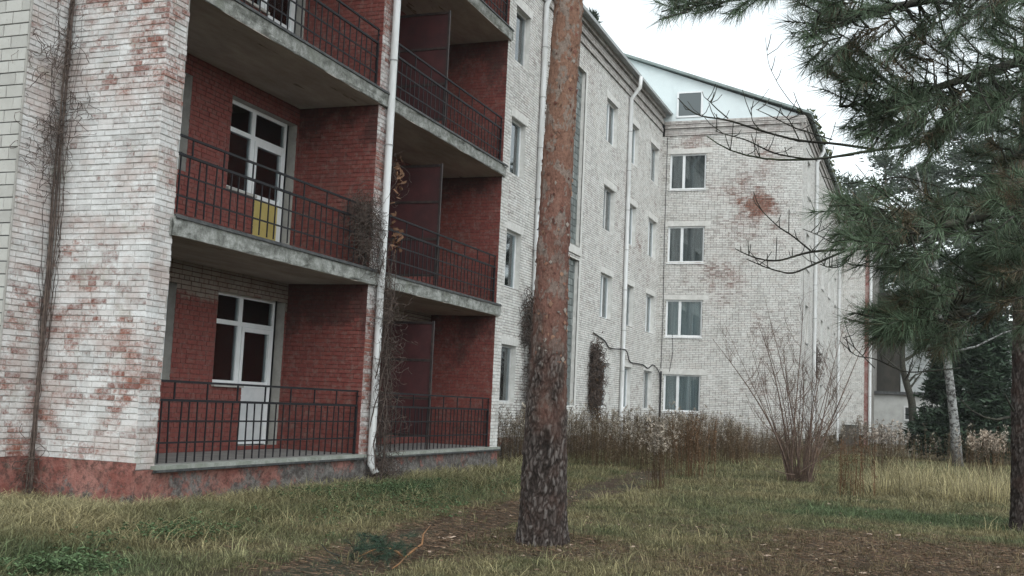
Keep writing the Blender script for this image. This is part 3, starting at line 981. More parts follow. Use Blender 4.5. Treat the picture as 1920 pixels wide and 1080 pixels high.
# glass block stair lights
gb_pool = []
for k in range(4):
    V, F, rn = brick_mesh(Frame((0, 0, 0), (1, 0, 0), (0, -1, 0)), [(-.096, .096, -.096, .096)], 500 + k, .02, .001)
    gb_pool.append(mesh_np('glass_block', V, F, M['gblock'], {'rnd': rn}))
for (za, zb) in ((.95, 5.5), (5.92, 11.55)):
    m = MB(); m.fbox(F_A, ST0, ST1, za, zb, -.2, -.145)
    sw = m.build('stair_window', M['tile_joint'], BLD)
    nc = 8; du = (ST1 - ST0) / nc
    nr = int((zb - za) / .2015); dz = (zb - za) / nr
    rest = []
    for i in range(nr):
        for j in range(nc):
            u = ST0 + (j + .5) * du; zc = za + (i + .5) * dz
            if j >= 3: link('glass_block', random.choice(gb_pool), sw, F_A.p(u, zc, -.143), scale=((du - .012) / .192, 1, (dz - .012) / .192))
            else: rest.append((u - du / 2 + .006, u + du / 2 - .006, zc - dz / 2 + .006, zc + dz / 2 - .006))
    V, F, rn = brick_mesh(Frame((0, 10.343, 0), (1, 0, 0), (0, -1, 0)), rest, 520, .02, .001)
    c = V.mean(0)
    link('glass_blocks', mesh_np('glass_blocks', V - c, F, M['gblock'], {'rnd': rn}), sw, c)['kind'] = 'stuff'
MB().fbox(F_A, ST0 - .12, ST1 + .12, 5.62, 5.86, -.02, .05).build('lintel', M['whiteplaster'], BLD)
MB().fbox(F_A, ST1, ST1 + .16, .6, 11.6, -.02, .021).build('reveal_strip', M['whiteplaster'], BLD)

# wing front
colW = (8.37, 9.86)
holesW = [(colW[0], colW[1], H * k + .91, H * k + 2.40) for k in range(4)]
brick_wall('wing_wall', F_WF, 4.58, 10.196, .05, 12.15, holesW, seed=31, depth=.14)
for k in range(4):
    w = window(F_WF, colW[0], colW[1], H * k + .91, H * k + 2.40, .07, .62, None, 'pvc', 'glass', ['curtain', 'curtain', 'curtain_dark', 'curtain_dark'][k], fw=.07)
    MB().fbox(F_WF, colW[0] - .25, colW[1] + .15, H * k + 2.40, H * k + 2.6, -.02, .0175).build('lintel', M['whiteplaster'], BLD)
# wing side
colS = [(45.75, 46.95), (52.9, 54.1), (56.6, 57.8), (60.7, 61.9)]
holesS = [(a, c, H * k + .95, H * k + 2.45) for k in range(4) for (a, c) in colS]
brick_wall('wing_wall', F_WS, 43.774, 66.6, .05, 12.15, holesS, seed=32, depth=.2)
for k in range(4):
    for (a, c) in colS:
        window(F_WS, a, c, H * k + .95, H * k + 2.45, .16, .5, None, 'pvc_old', 'glass', 'curtain_dark')
brick_wall('wing_wall', F_PF, 3.1, 4.58, .05, 12.15, seed=33)
mbp = wall_panel(F_PS, 66.604, 82, -.5, 12.15, [], .2); mbp.build('wing_wall', [M['mortar_far'], M['plaster']], BLD)
MB().box(66.575, 66.72, 3.075, 3.30, -.5, 12.1).build('red_corner_strip', plain('faded_red_paint', (0.20, 0.06, 0.05), (0.34, 0.26, 0.24), 2.5, 0.9), BLD)

# corbelled cornices
def cornice(fr, u0, u1, z0, steps, mat='brick_corbel', seed=1):
    w = MB()
    z = z0
    n = 0
    rects = []
    Vs = []; Fs = []; Rs = []; off = 0
    for i, (h, pr) in enumerate(steps):
        w.fbox(fr, u0, u1, z, z + h - .002, -.05, pr - .014)
        rr = brick_rows(u0, u1, z, z + h, [], seed + i, hdr=3)
        f2 = Frame(fr.O + fr.N * (pr - .014), fr.U, fr.N)
        V, F, rn = brick_mesh(f2, rr, seed * 7 + i, .013, .003)
        Vs.append(V); Fs.append(F + off); Rs.append(rn); off += len(V)
        z += h
    o = w.build('cornice', M['mortar_far'], BLD)
    V = np.concatenate(Vs); c = V.mean(0)
    b = link('brickwork', mesh_np('brickwork', V - c, np.concatenate(Fs), M[mat], {'rnd': np.concatenate(Rs)}), o, c)
    b['kind'] = 'stuff'
    return z


STEPS = [(.15, .07), (.15, .025), (.15, .10), (.15, .06), (.15, .16)]
cornice(F_A, 22.0, 43.6, TOP, STEPS, seed=41)
cornice(F_FRONT, 10.5, 22.0, TOP, STEPS, seed=42)
cornice(F_WF, 4.45, 10.1, 12.15, [(.15, .06), (.15, .03), (.15, .10), (.15, .13)], seed=43)
cornice(F_WS, 43.66, 66.6, 12.15, [(.15, .06), (.15, .03), (.15, .10), (.15, .13)], seed=44)
cornice(F_PF, 3.0, 4.5, 12.15, [(.15, .06), (.15, .03), (.15, .10), (.15, .13)], seed=45)
# eaves, gutters, roofs
m = MB(); m.box(22, 43.75, 9.86, 10.3, 13.052, 13.10); m.box(22.0, 43.62, 9.80, 9.86, 13.0, 13.11)
m.build('eave_board', plain('grey_eave_sheet', (0.36, 0.38, 0.385), (0.26, 0.27, 0.27), 1.2, .7, stretch=(.5, 1, 1)), BLD)
m = MB(); m.box(9.5, 22.1, 8.1, 8.6, 13.052, 13.10); m.build('eave_board', M['roof'], BLD)
rf = MB()
rf.quad((9.4, 8.0, 13.10), (43.8, 8.0, 13.10), (43.8, 17, 15.2), (9.4, 17, 15.2)) if False else None
rf.add([(22, 9.8, 13.11), (46, 9.8, 13.11), (46, 17, 15.0), (22, 17, 15.0), (46, 24.5, 13.0), (22, 24.5, 13.0)], [(0, 1, 2, 3), (3, 2, 4, 5)])
rf.add([(9.4, 8.0, 13.12), (22.1, 8.0, 13.12), (22.1, 17, 15.1), (9.4, 17, 15.1), (22.1, 24.5, 13.0), (9.4, 24.5, 13.0)], [(0, 1, 2, 3), (3, 2, 4, 5), (0, 3, 5)])
rf.build('roof', M['roof'], BLD)
# wing gable and roof
YR, ZR = 12.3, 15.82
SL = (ZR - 12.8) / (YR - 4.35)
gm = MB()
gm.add([(43.85, 4.5, 12.75), (43.85, 20.2, 12.75), (43.85, YR, ZR - .02), (43.95, 4.5, 12.75), (43.95, 20.2, 12.75), (43.95, YR, ZR - .02)], [(0, 2, 1), (3, 4, 5), (0, 1, 4, 3)])
gb = gm.build('gable', M['gable'], BLD)
sm = MB()
y = 4.9
seam = MB()
while y < 12.0:
    z = 12.8 + SL * (y - 4.35) - .05
    MB().box(43.843, 43.849, y - .012, y + .012, 12.76, z).build('gable_seam', M['gable'], gb); y += .55
fa = Frame((43.84, 0, 0), (0, 1, 0), (-1, 0, 0))
aw = MB()
for (a, c, d, e) in ((8.58, 8.66, 12.93, 14.02), (9.58, 9.66, 12.93, 14.02), (8.66, 9.58, 12.93, 13.0), (8.66, 9.58, 13.95, 14.02)): aw.fbox(fa, a, c, d, e, -.02, .03)
awo = aw.build('attic_window', M['pvc'], BLD)
MB().fbox(fa, 8.66, 9.58, 13.0, 13.95, .004, .012).build('pane', plain('grey_attic_glass', (0.085, 0.10, 0.105), None, rough=.25, spec=.5), awo)
wr = MB()
for (y0, z0, y1, z1) in ((4.25, 12.77, YR, ZR), (20.4, 12.77, YR, ZR)):
    wr.add([(43.62, y0, z0), (82, y0, z0), (82, y1, z1), (43.62, y1, z1), (43.62, y0, z0 + .1), (82, y0, z0 + .1), (82, y1, z1 + .1), (43.62, y1, z1 + .1)], BOXF)
wr.build('wing_roof', M['roof'], BLD)
MB().box(66.4, 82, 2.7, 4.4, 12.77, 12.9).build('wing_roof', M['roof'], BLD)
# moss along the wing eave: clumps
mv = []; mf = []
for i in range(1400):
    x = rng.uniform(43.6, 66); p = np.array([x, 4.25 + rng.uniform(-.06, .5), 12.86 + rng.uniform(0, .14)]); s = rng.uniform(.04, .12)
    a, b_, c_ = rng.normal(size=(3, 3)) * s
    mv += [p + a, p + b_, p + c_]; mf.append((3 * i, 3 * i + 1, 3 * i + 2))
mo = MB(); mo.add(mv, mf); mo.build('roof_moss', M['moss'], BLD)['kind'] = 'stuff'
# concealed storey floors and the rear of the house
it = MB()
for k in range(5):
    it.box(9.95, 43.9, 10.35, 24, H * k - .22, H * k); it.box(44.0, 81.9, 4.9, 20, H * k - .22, H * k)
it.box(9.95, 82, 24, 24.2, -.5, 13); it.box(81.8, 82, 3.1, 24, -.5, 13); it.box(21.9, 22.1, 10.05, 24, -.5, 13); it.box(30.8, 31, 10.4, 24, -.5, 13)
it.box(10.0, 43.7, 14.5, 14.6, 0, 13); it.box(47.5, 47.6, 4.9, 20, 0, 12.2); it.box(43.95, 44.05, 10.3, 24, 0, 12.7)
it.build('inner_wall', M['dark_room'], BLD)


# downpipes
def downpipe(pts, r, lab=None, rings=True):
    m = MB(); m.tube(pts, r, 12)
    o = m.build('downpipe', M['pipe'], BLD, smooth=True)
    if lab: o['label'] = lab
    if rings:
        p0 = np.array(pts[1])
        z0, z1 = p0[2], max(q[2] for q in pts if abs(q[0] - p0[0]) + abs(q[1] - p0[1]) < 1e-6)
        zz = z0 + .9
        while zz < z1:
            g = MB(); g.tube([(p0[0], p0[1], zz), (p0[0], p0[1], zz + .02)], r * 1.16, 12); g.box(p0[0] - .012, p0[0] + .012, p0[1], p0[1] + .12, zz, zz + .02)
            g.build('bracket', M['pipe_ring'], o); zz += 1.45
        pass
    return o


downpipe([(16.13, 8.30, -.29), (16.13, 8.40, -.14), (16.13, 8.40, 6.2), (16.13, 8.40, 12.1)], .062, 'white downpipe with a kicked out foot between the balconies')
downpipe([(28.5, 10.0, -.3), (28.5, 10.1, -.1), (28.5, 10.1, 6), (28.5, 10.1, 12.2), (28.5, 9.86, 12.75), (28.5, 9.84, 13.0)], .075)
downpipe([(38.2, 10.0, -.3), (38.2, 10.1, -.1), (38.2, 10.1, 6), (38.2, 10.1, 12.2), (38.2, 9.80, 12.6), (38.2, 9.78, 13.0)], .075)
downpipe([(48.9, 4.4, -.3), (48.9, 4.48, -.1), (48.9, 4.48, 6), (48.9, 4.48, 12.0), (48.9, 4.2, 12.5), (48.9, 4.2, 12.75)], .075)
downpipe([(62.9, 4.48, -.3), (62.9, 4.48, -.1), (62.9, 4.48, 12.0), (62.9, 4.2, 12.5)], .08)
downpipe([(66.5, 2.98, -.3), (66.5, 2.98, -.1), (66.5, 2.98, 12.0), (66.5, 2.8, 12.5)], .085)

# cables
def cable(pts, r=.014, n=60, name='cable'):
    pts = np.array(pts, float); s = np.linspace(0, 1, len(pts)); t = np.linspace(0, 1, n)
    P = np.stack([np.interp(t, s, pts[:, i]) for i in range(3)], 1)
    for _ in range(2): P[1:-1] = (P[:-2] + P[2:] + 2 * P[1:-1]) / 4
    m = MB(); m.tube(P, r, 5); return m.build(name, M['cable'], BLD, smooth=True)


cable([(34.6, 10.16, 3.35), (36, 10.16, 3.2), (36.6, 10.16, 2.95), (38.3, 10.0, 3.05), (39.4, 10.16, 2.62), (41.5, 10.16, 2.66), (42.3, 10.16, 2.52), (43.1, 10.16, 2.75), (43.6, 10.1, 2.6), (43.7, 10.0, 2.4), (43.72, 9.95, 1.6)], .022)
cable([(43.73, 9.98, 12.1), (43.73, 9.99, 8), (43.73, 9.95, 5), (43.73, 9.97, 2.6)], .012)
cable([(43.73, 9.55, 4.0), (43.73, 9.5, 3.3), (43.73, 9.62, 2.5)], .010)
MB().box(43.70, 43.76, 9.93, 9.99, .2, 2.5).build('conduit', M['cable'], BLD)


# ================================================================ VEGETATION HELPERS
def scatter(temps, pos, yaw, scl, tint, g):
    """temps: list of (V, F tri, shade); one joined triangle set with a colour per vertex"""
    Vs = []; Fs = []; Cs = []; off = 0
    pick = g.integers(0, len(temps), len(pos))
    for k, (V, F, S) in enumerate(temps):
        idx = np.nonzero(pick == k)[0]
        if not len(idx): continue
        c, s = np.cos(yaw[idx]), np.sin(yaw[idx])
        sc = scl[idx]
        x = V[None, :, 0] * sc[:, None]; y = V[None, :, 1] * sc[:, None]; z = V[None, :, 2] * sc[:, None]
        P = np.stack([x * c[:, None] - y * s[:, None], x * s[:, None] + y * c[:, None], z], -1) + pos[idx][:, None, :]
        if S.ndim == 1: C = tint[idx][:, None, :] * S[None, :, None]
        else: C = tint[idx][:, None, :] * S[None]
        n = len(V)
        Fs.append((F[None] + (np.arange(len(idx)) * n)[:, None, None] + off).reshape(-1, 3))
        Vs.append(P.reshape(-1, 3)); Cs.append(C.reshape(-1, 3)); off += n * len(idx)
    return np.concatenate(Vs), np.concatenate(Fs), np.concatenate(Cs)


def put(name, V, F, C, mat, parent=None, smooth=False, kind=None, base=None):
    c = V.mean(0) if base is None else np.asarray(base, float)
    o = link(name, mesh_np(name, V - c, F, mat, {'col': C}, smooth=smooth), parent, c)
    if kind: o['kind'] = kind
    return o


def blade_tuft(g, n, h0, h1, spread, wid, bend):
    V = []; F = []; S = []
    for i in range(n):
        h = g.uniform(h0, h1); a = g.uniform(0, 6.283); r = spread * math.sqrt(g.random())
        bx, by = r * math.cos(a), r * math.sin(a)
        d = a + g.normal(0, .8); w = wid * g.uniform(.7, 1.3); px_, py_ = -math.sin(d) * w, math.cos(d) * w
        be = bend * g.uniform(.2, 1.4) * h
        p1 = (bx + be * .3 * math.cos(d), by + be * .3 * math.sin(d), h * .55)
        p2 = (bx + be * math.cos(d), by + be * math.sin(d), h * (1 - .25 * min(bend, 1.2) * g.random()))
        b = len(V)
        V += [(bx - px_, by - py_, -.01), (bx + px_, by + py_, -.01), (p1[0] - px_ * .8, p1[1] - py_ * .8, p1[2]), (p1[0] + px_ * .8, p1[1] + py_ * .8, p1[2]), p2]
        F += [(b, b + 1, b + 3), (b, b + 3, b + 2), (b + 2, b + 3, b + 4)]
        s = g.uniform(.4, 1.75); S += [s] * 5
    return np.array(V), np.array(F), np.array(S)


def pix(P):
    q = (np.asarray(P) - CAM) @ R
    d = -q[..., 2]
    return 960 + FPX * q[..., 0] / d, 540 - FPX * q[..., 1] / d, d


# ================================================================ GRASS, LEAVES
def grass():
    g = np.random.default_rng(101)
    N = 470000
    d = 7.5 * (48 / 7.5) ** g.random(N)                       # ever thinner with distance
    px_ = g.uniform(-700, 2400, N)
    dirv = np.stack([(px_ - 960) / FPX, np.zeros(N), -np.ones(N)], 1) @ R.T
    xy = CAM[:2] + dirv[:, :2] / np.linalg.norm(dirv[:, :2], axis=1)[:, None] * d[:, None]
    keep = g.random(N) < np.clip(d / 18, .28, 1) * .42
    xy = xy[keep]
    x, y = xy[:, 0], xy[:, 1]
    inb = ((y > 8.42) & (x > 10.4) & (x < 22.1)) | (y > 10.05) | ((x > 9.75) & (y > 9.9)) | ((x > 43.6) & (y > 4.5)) | (np.hypot(x - 11.38, y - 3.84) < .24) | (np.hypot(x - 17.4, y + 1.35) < .25)
    x, y = x[~inb], y[~inb]
    L, P, G, S = zones(x, y)
    n = fbm(x * 1.1, y * 1.1, 71); n2 = fbm(x * 4, y * 4, 73)
    dens = 1 - np.clip(.93 * P + .80 * L, 0, .97)
    dens *= .35 + .65 * ss(n2, .25, .6)
    k = g.random(len(x)) < dens
    x, y, L, P, G, S, n = x[k], y[k], L[k], P[k], G[k], S[k], n[k]
    pos = np.stack([x, y, gz(x, y) - .03 * P], 1)
    wallside = ss(y, 6.3, 8.0) * ss(x, 23, 20)
    near_wall = ss(y, 5.7, 7.6) * ss(x, 24, 18)
    base = np.array([0.158, 0.148, 0.078])[None] * np.ones((len(x), 1))
    base = base + (np.array([0.215, 0.185, 0.10]) - base) * (ss(n, .45, .7) * .8)[:, None]
    base = base + (np.array([0.085, 0.115, 0.055]) - base) * np.clip(G + .25 * ss(n, .5, .3), 0, 1)[:, None]
    base = base + (np.array([0.33, 0.285, 0.165]) - base) * (S * .75)[:, None]
    base = base + (np.array([0.10, 0.062, 0.040]) - base) * (L * .6)[:, None]
    base *= g.uniform(.6, 1.55, (len(x), 1))
    dd = np.hypot(x, y)
    long = g.random(len(x)) < np.clip(.03 + .50 * near_wall + .5 * S - .3 * G, 0.02, .9)
    T1 = [blade_tuft(g, 10, .02, .06, .10, .0026, 1.2) for _ in range(8)]
    T2 = [blade_tuft(g, 12, .06, .20, .10, .0036, 1.9) for _ in range(8)]
    T3 = [blade_tuft(g, 12, .2, .46, .11, .0026, .7) for _ in range(6)]
    scl = g.uniform(.7, 1.35, len(x)) * np.clip(dd / 16, .9, 1.5)
    yaw = g.uniform(0, 6.283, len(x))
    tall = (S > .45) & (x > 21.5) & (g.random(len(x)) < .22) & (fbm(x * 1.3, y * 1.3, 88) > .42)
    for nm, m_, T in (('short_grass', ~long & ~tall, T1), ('long_grass', long & ~tall, T2), ('straw_grass', tall, T3)):
        V, F, C = scatter(T, pos[m_], yaw[m_], scl[m_] * (g.uniform(.5, 1.25, m_.sum()) if nm == 'straw_grass' else 1), base[m_], g)
        put(nm, V, F, C, M['blade'], kind='stuff', base=(15, 3, -.5))
    # low leafy patches by the wall
    T4 = []
    for _ in range(5):
        V = []; F = []; S_ = []
        for i in range(9):
            a = g.uniform(0, 6.28); r = .07 * math.sqrt(g.random()); z = g.uniform(.02, .09); s = g.uniform(.012, .024); b = len(V)
            cx, cy = r * math.cos(a), r * math.sin(a)
            V += [(cx, cy, z), (cx + s * math.cos(a + .9), cy + s * math.sin(a + .9), z + .008), (cx + 1.8 * s * math.cos(a), cy + 1.8 * s * math.sin(a), z - .004), (cx + s * math.cos(a - .9), cy + s * math.sin(a - .9), z + .008)]
            F += [(b, b + 1, b + 2), (b, b + 2, b + 3)]; S_ += [g.uniform(.6, 1.4)] * 4
        T4.append((np.array(V), np.array(F), np.array(S_)))
    pts = []
    for (cx, cy, sx, sy, k_) in ((15.4, 7.55, 1.5, .5, 420), (7.1, 6.3, .45, .35, 60), (18.6, 6.9, .9, .3, 120), (9.2, 7.0, .8, .3, 120), (13.6, 7.9, .8, .2, 90), (14.0, 6.7, 3.5, .6, 160)):
        q = g.normal(size=(k_, 2)) * (sx * .6, sy * .6) + (cx, cy); pts.append(q[q[:, 1] < 8.35])
    q = np.concatenate(pts)
    t = np.array([0.095, 0.145, 0.068])[None] * g.uniform(.6, 1.4, (len(q), 1))
    V, F, C = scatter(T4, np.stack([q[:, 0], q[:, 1], gz(q[:, 0], q[:, 1])], 1), g.uniform(0, 6.28, len(q)), g.uniform(.8, 1.7, len(q)), t, g)
    put('ground_cover', V, F, C, M['blade'], kind='stuff', base=(13, 7, -.5))
    # fallen leaves and needle litter
    TL = []
    for _ in range(8):
        w = g.uniform(.30, .5); V = [(0, 0, .15), (-w, .45, .05 + g.random() * .3), (0, .5, .02), (w, .45, .05 + g.random() * .3), (-w * .7, .9, g.random() * .3), (w * .7, .9, g.random() * .3), (0, 1.15, g.random() * .35)]
        F = [(0, 2, 1), (0, 3, 2), (1, 2, 4), (2, 3, 5), (2, 6, 4), (2, 5, 6)]
        TL.append((np.array(V) - (0, .5, 0), np.array(F), np.array([g.uniform(.8, 1.15) for _ in V])))
    N = 26000
    x = g.uniform(7.5, 30, N); y = g.uniform(-5, 8.2, N)
    L, P, G, S = zones(x, y)
    k = g.random(N) < .12 + .7 * L + .25 * P
    x, y, L = x[k], y[k], L[k]
    cols = np.array([[.14, .092, .065], [.175, .112, .075], [.11, .074, .056], [.27, .20, .145], [.17, .138, .10]])[g.integers(0, 5, len(x))]
    sc = g.uniform(.018, .05, len(x))
    big = g.random(len(x)) < .03
    cols[big] = np.array([.42, .32, .25]) * g.uniform(.7, 1.1, (big.sum(), 1)); sc[big] *= 1.9
    V, F, C = scatter(TL, np.stack([x, y, gz(x, y) + g.uniform(.0, .03, len(x))], 1), g.uniform(0, 6.28, len(x)), sc, cols, g)
    put('fallen_leaves', V, F, C, M['leaf'], kind='stuff', base=(13, 1, -.5))
    # needles: thin slivers
    N = 60000
    x = g.uniform(8, 17, N); y = g.uniform(-2.5, 7, N)
    L, P, G, S = zones(x, y)
    k = g.random(N) < .08 + .8 * L + .5 * P
    x, y = x[k], y[k]; n = len(x)
    TN = [(np.array([(0, 0, 0), (.004, .0, .004), (.002, .09, .012)]), np.array([(0, 1, 2)]), np.ones(3))]
    V, F, C = scatter(TN, np.stack([x, y, gz(x, y) + g.uniform(.0, .02, n)], 1), g.uniform(0, 6.28, n), g.uniform(.6, 1.2, n), np.array([.155, .10, .065])[None] * g.uniform(.5, 1.4, (n, 1)), g)
    put('needle_litter', V, F, C, M['leaf'], kind='stuff', base=(13, 1, -.5))


grass()


# ================================================================ DEAD WEEDS
def weed_template(g, h=1.4, fluffy=True):
    V = []; F = []; C = []

    def tri(a, b, c, col):
        n = len(V); V.extend([a, b, c]); F.append((n, n + 1, n + 2)); C.extend([col] * 3)
    stem = np.array([.10, .070, .043]) * g.uniform(.75, 1.2); leaf = np.array([.102, .078, .052]); pan = np.array([.34, .31, .265]) * g.uniform(.75, 1.2)
    lx, ly = g.normal(0, .10, 2)
    k = 5
    P = [np.array([lx * (i / k) ** 1.5, ly * (i / k) ** 1.5, h * i / k]) for i in range(k + 1)]
    for i in range(k):
        r0, r1 = .006 * (1 - .6 * i / k), .006 * (1 - .6 * (i + 1) / k)
        for a in (0, 2.09, 4.19):
            d0 = np.array([math.cos(a), math.sin(a), 0]); d1 = np.array([math.cos(a + 2.09), math.sin(a + 2.09), 0])
            tri(P[i] + d0 * r0, P[i] + d1 * r0, P[i + 1] + d0 * r1, stem); tri(P[i] + d1 * r0, P[i + 1] + d1 * r1, P[i + 1] + d0 * r1, stem)

    def on(t): i = min(int(t * k), k - 1); f_ = t * k - i; return P[i] * (1 - f_) + P[i + 1] * f_
    for i in range(18):                                   # shrivelled leaves
        t = g.uniform(.25, .92); p = on(t); a = g.uniform(0, 6.28); L = g.uniform(.04, .11); w = g.uniform(.006, .014)
        d = np.array([math.cos(a), math.sin(a), g.uniform(-.9, .3)]) * L; s = np.array([-math.sin(a), math.cos(a), .3]) * w
        tri(p, p + d * .6 + s, p + d, leaf * g.uniform(.6, 1.5)); tri(p, p + d, p + d * .6 - s, leaf * g.uniform(.6, 1.5))
    for i in range(11):                                    # side shoots with seed heads
        t = g.uniform(.66, 1.0); p = on(t); a = g.uniform(0, 6.28); L = g.uniform(.07, .20) * (1.25 - t * .7)
        d = np.array([math.cos(a) * .8, math.sin(a) * .8, .75]) * L; s = np.array([-math.sin(a), math.cos(a), 0]) * .003
        tri(p - s, p + s, p + d, stem)
        for j in range(6 if fluffy else 2):
            q = p + d * g.uniform(.35, 1.1); e = g.normal(size=(2, 3)) * (.022 if fluffy else .013)
            tri(q, q + e[0], q + e[1], pan * g.uniform(.6, 1.4) if fluffy else leaf * g.uniform(.7, 1.6))
    return np.array(V), np.array(F), np.array(C)


def weeds():
    g = np.random.default_rng(55)
    T = [weed_template(g, g.uniform(1.2, 1.5), i % 5 == 0) for i in range(15)]
    x = []; y = []
    def region(n, fx, fy, test):
        a = g.uniform(*fx, n); b = g.uniform(*fy, n); k = test(a, b); x.append(a[k]); y.append(b[k])
    region(5600, (24.5, 43.4), (4.0, 9.9), lambda a, b: (b > 5.2 + 1.4 * (fbm(a * .7, b * .7, 4) - .5) + .0 * a) & (fbm(a * .9, b * .9, 12) > .46) & (a + .9 * (b - 5) > 27.5))
    region(420, (22.3, 27), (8.6, 10.0), lambda a, b: b > 8.9)
    region(3300, (31, 60), (-9, 4.2), lambda a, b: (fbm(a * .5, b * .5, 14) > .47) & (b < 4.0 - .0 * a) & (a > 33 + .6 * (4 - b)) )
    region(700, (36, 43.5), (3.0, 5.6), lambda a, b: a > 36)
    x = np.concatenate(x); y = np.concatenate(y); n = len(x)
    pos = np.stack([x, y, gz(x, y) - .02], 1)
    sc = g.uniform(.6, 1.12, n) * (0.50 + .55 * ss(fbm(x * .8, y * .8, 77), .25, .75))
    tint = g.uniform(.65, 1.3, (n, 1)) * np.array([[1, .98, .97]])
    V, F, C = scatter(T, pos, g.uniform(0, 6.28, n), sc, tint, g)
    put('dead_weeds', V, F, C, M['weed'], kind='stuff', base=(34, 6, -.5))
    # single clumps that stand apart
    TF = [weed_template(g, g.uniform(1.1, 1.3), True) for _ in range(8)]; TD = [weed_template(g, g.uniform(1.1, 1.3), False) for _ in range(8)]
    def clump(px_, py_, n, sp, h, T_, lab, tintc=(1, 1, 1), fl=.0):
        b = at(px_, py_, 1.0); v = b - CAM; b = CAM + v * ((-.53 - CAM[2]) / v[2])
        r = root('weed_clump', (b[0], b[1], float(gz(b[0], b[1]))), lab, 'weeds', 'dead weed clumps on the lawn')
        q = g.normal(size=(n, 2)) * sp + b[:2]
        V, F, C = scatter(T_, np.stack([q[:, 0], q[:, 1], gz(q[:, 0], q[:, 1]) - .02], 1), g.uniform(0, 6.28, n), h * g.uniform(.75, 1.1, n), g.uniform(.7, 1.3, (n, 1)) * np.array([tintc]), g)
        put('stalks', V, F, C, M['weed'], r, kind='stuff')
    clump(1232, 916, 26, .17, .95, TF, 'dead weed clump with pale fluffy seed heads, nearest one right of the big pine trunk', (1, .95, .92))
    clump(1292, 893, 42, .30, 1.05, TD, 'brown dead weed clump just behind the pale seed heads, below the ground floor wing window', (1.2, .95, .85))
    clump(1595, 930, 30, .20, .95, TD, 'reddish brown weed clump standing right of the many stemmed bare shrub', (1.25, .95, .85))
    clump(1655, 884, 55, .33, 1.12, TF, 'dark weed clump with pale tops in front of the far wing corner pipe', (.85, .8, .8))
    clump(1848, 893, 48, .26, 1.0, TF, 'rust red weed clump with whitish tops beside the right pine trunk', (1.0, .9, .85))
    clump(1385, 872, 34, .28, .9, TD, 'low brown weed clump between the wing and the many stemmed shrub', (1, .9, .85))


weeds()


# ================================================================ SHRUB
def shrub():
    g = np.random.default_rng(9)
    b = np.array([25.9, 2.64, -.58])
    r = root('bare_shrub', b, 'tall leafless many stemmed shrub fanning out in front of the white wing', 'shrub')
    rt = R[:, 0] * np.array([1, 1, 0]); rt /= np.linalg.norm(rt)
    fw = np.array([-R[0, 2], -R[1, 2], 0]); fw /= np.linalg.norm(fw)
    for i in range(20):
        a = g.uniform(-1, 1); f_ = g.uniform(-.6, .6)
        lean = (-.92 + 1.65 * (i + .5) / 20) + g.normal(0, .10)
        hh = g.uniform(2.6, 5.2) * (1 - .30 * abs(lean))
        p0 = b + rt * (lean * .27 + g.normal(0, .05)) + fw * f_ * .25
        pts = []
        k = 9
        for j in range(k + 1):
            t = j / k
            pts.append(p0 + rt * (lean * hh * .56 * t ** 1.3 + .09 * math.sin(3.5 * t + i)) + fw * (f_ * hh * .3 * t ** 1.3) + np.array([0, 0, hh * t]))
        pts = np.array(pts)
        m = MB(); r0 = g.uniform(.012, .030)
        m.tube(pts, r0 * (1 - .86 * np.linspace(0, 1, k + 1)), 5)
        for q in range(int(g.integers(5, 10))):
            t = g.uniform(.22, .9); ii = t * k; i0 = int(ii); p = pts[i0] * (1 - ii + i0) + pts[min(i0 + 1, k)] * (ii - i0)
            L = g.uniform(.6, 1.7) * (1.15 - t); sd = g.uniform(-1, 1); fd = g.uniform(-.7, .7)
            tt = np.linspace(0, 1, 6)[:, None]
            br = p + rt * (sd * .85 * L * tt ** .9) + fw * (fd * .5 * L * tt) + np.array([0, 0, 1.0]) * L * (.55 * tt + .35 * tt ** 2)
            rr = r0 * (1 - .8 * t) * .55
            m.tube(br, np.linspace(rr, .0035, 6), 4)
            for w in range(int(g.integers(2, 5))):
                u = g.uniform(.3, .95); p2 = br[int(u * 5)]
                L2 = g.uniform(.15, .5)
                m.tube([p2, p2 + rt * g.normal(0, .2) * L2 + np.array([0, 0, .5 * L2]) + fw * g.normal(0, .2) * L2, p2 + rt * g.normal(0, .45) * L2 + fw * g.normal(0, .3) * L2 + np.array([0, 0, L2])], [.004, .003, .002], 3, False)
        m.build('stem', M['shrub'], r)
    m = MB()
    for i in range(90):
        a = g.uniform(0, 6.28); p = b + np.array([math.cos(a), math.sin(a), 0]) * g.uniform(0, .28); L = g.uniform(.4, 1.5)
        d = np.array([math.cos(a) * .28, math.sin(a) * .28, 1]) * L
        m.tube([p, p + d * .5 + g.normal(0, .03, 3), p + d], [.008, .006, .003], 3, False)
    m.build('suckers', M['shrub'], r)['kind'] = 'stuff'
    m = MB()
    tt = np.linspace(0, 1, 10)[:, None]
    e = at(1660, 815, 24.0)
    m.tube(at(1500, 885, 24.4) * (1 - tt) + e * tt + np.array([0, 0, .12]) * np.sin(tt * 3), np.linspace(.014, .004, 10), 4)
    m.tube(at(1490, 890, 24.4) * (1 - tt) + at(1422, 862, 24) * tt + np.array([0, 0, -.08]) * np.sin(tt * 3), np.linspace(.012, .004, 10), 4)
    for p in m.v: pass
    m.build('drooping_branch', M['shrub'], r)


shrub()


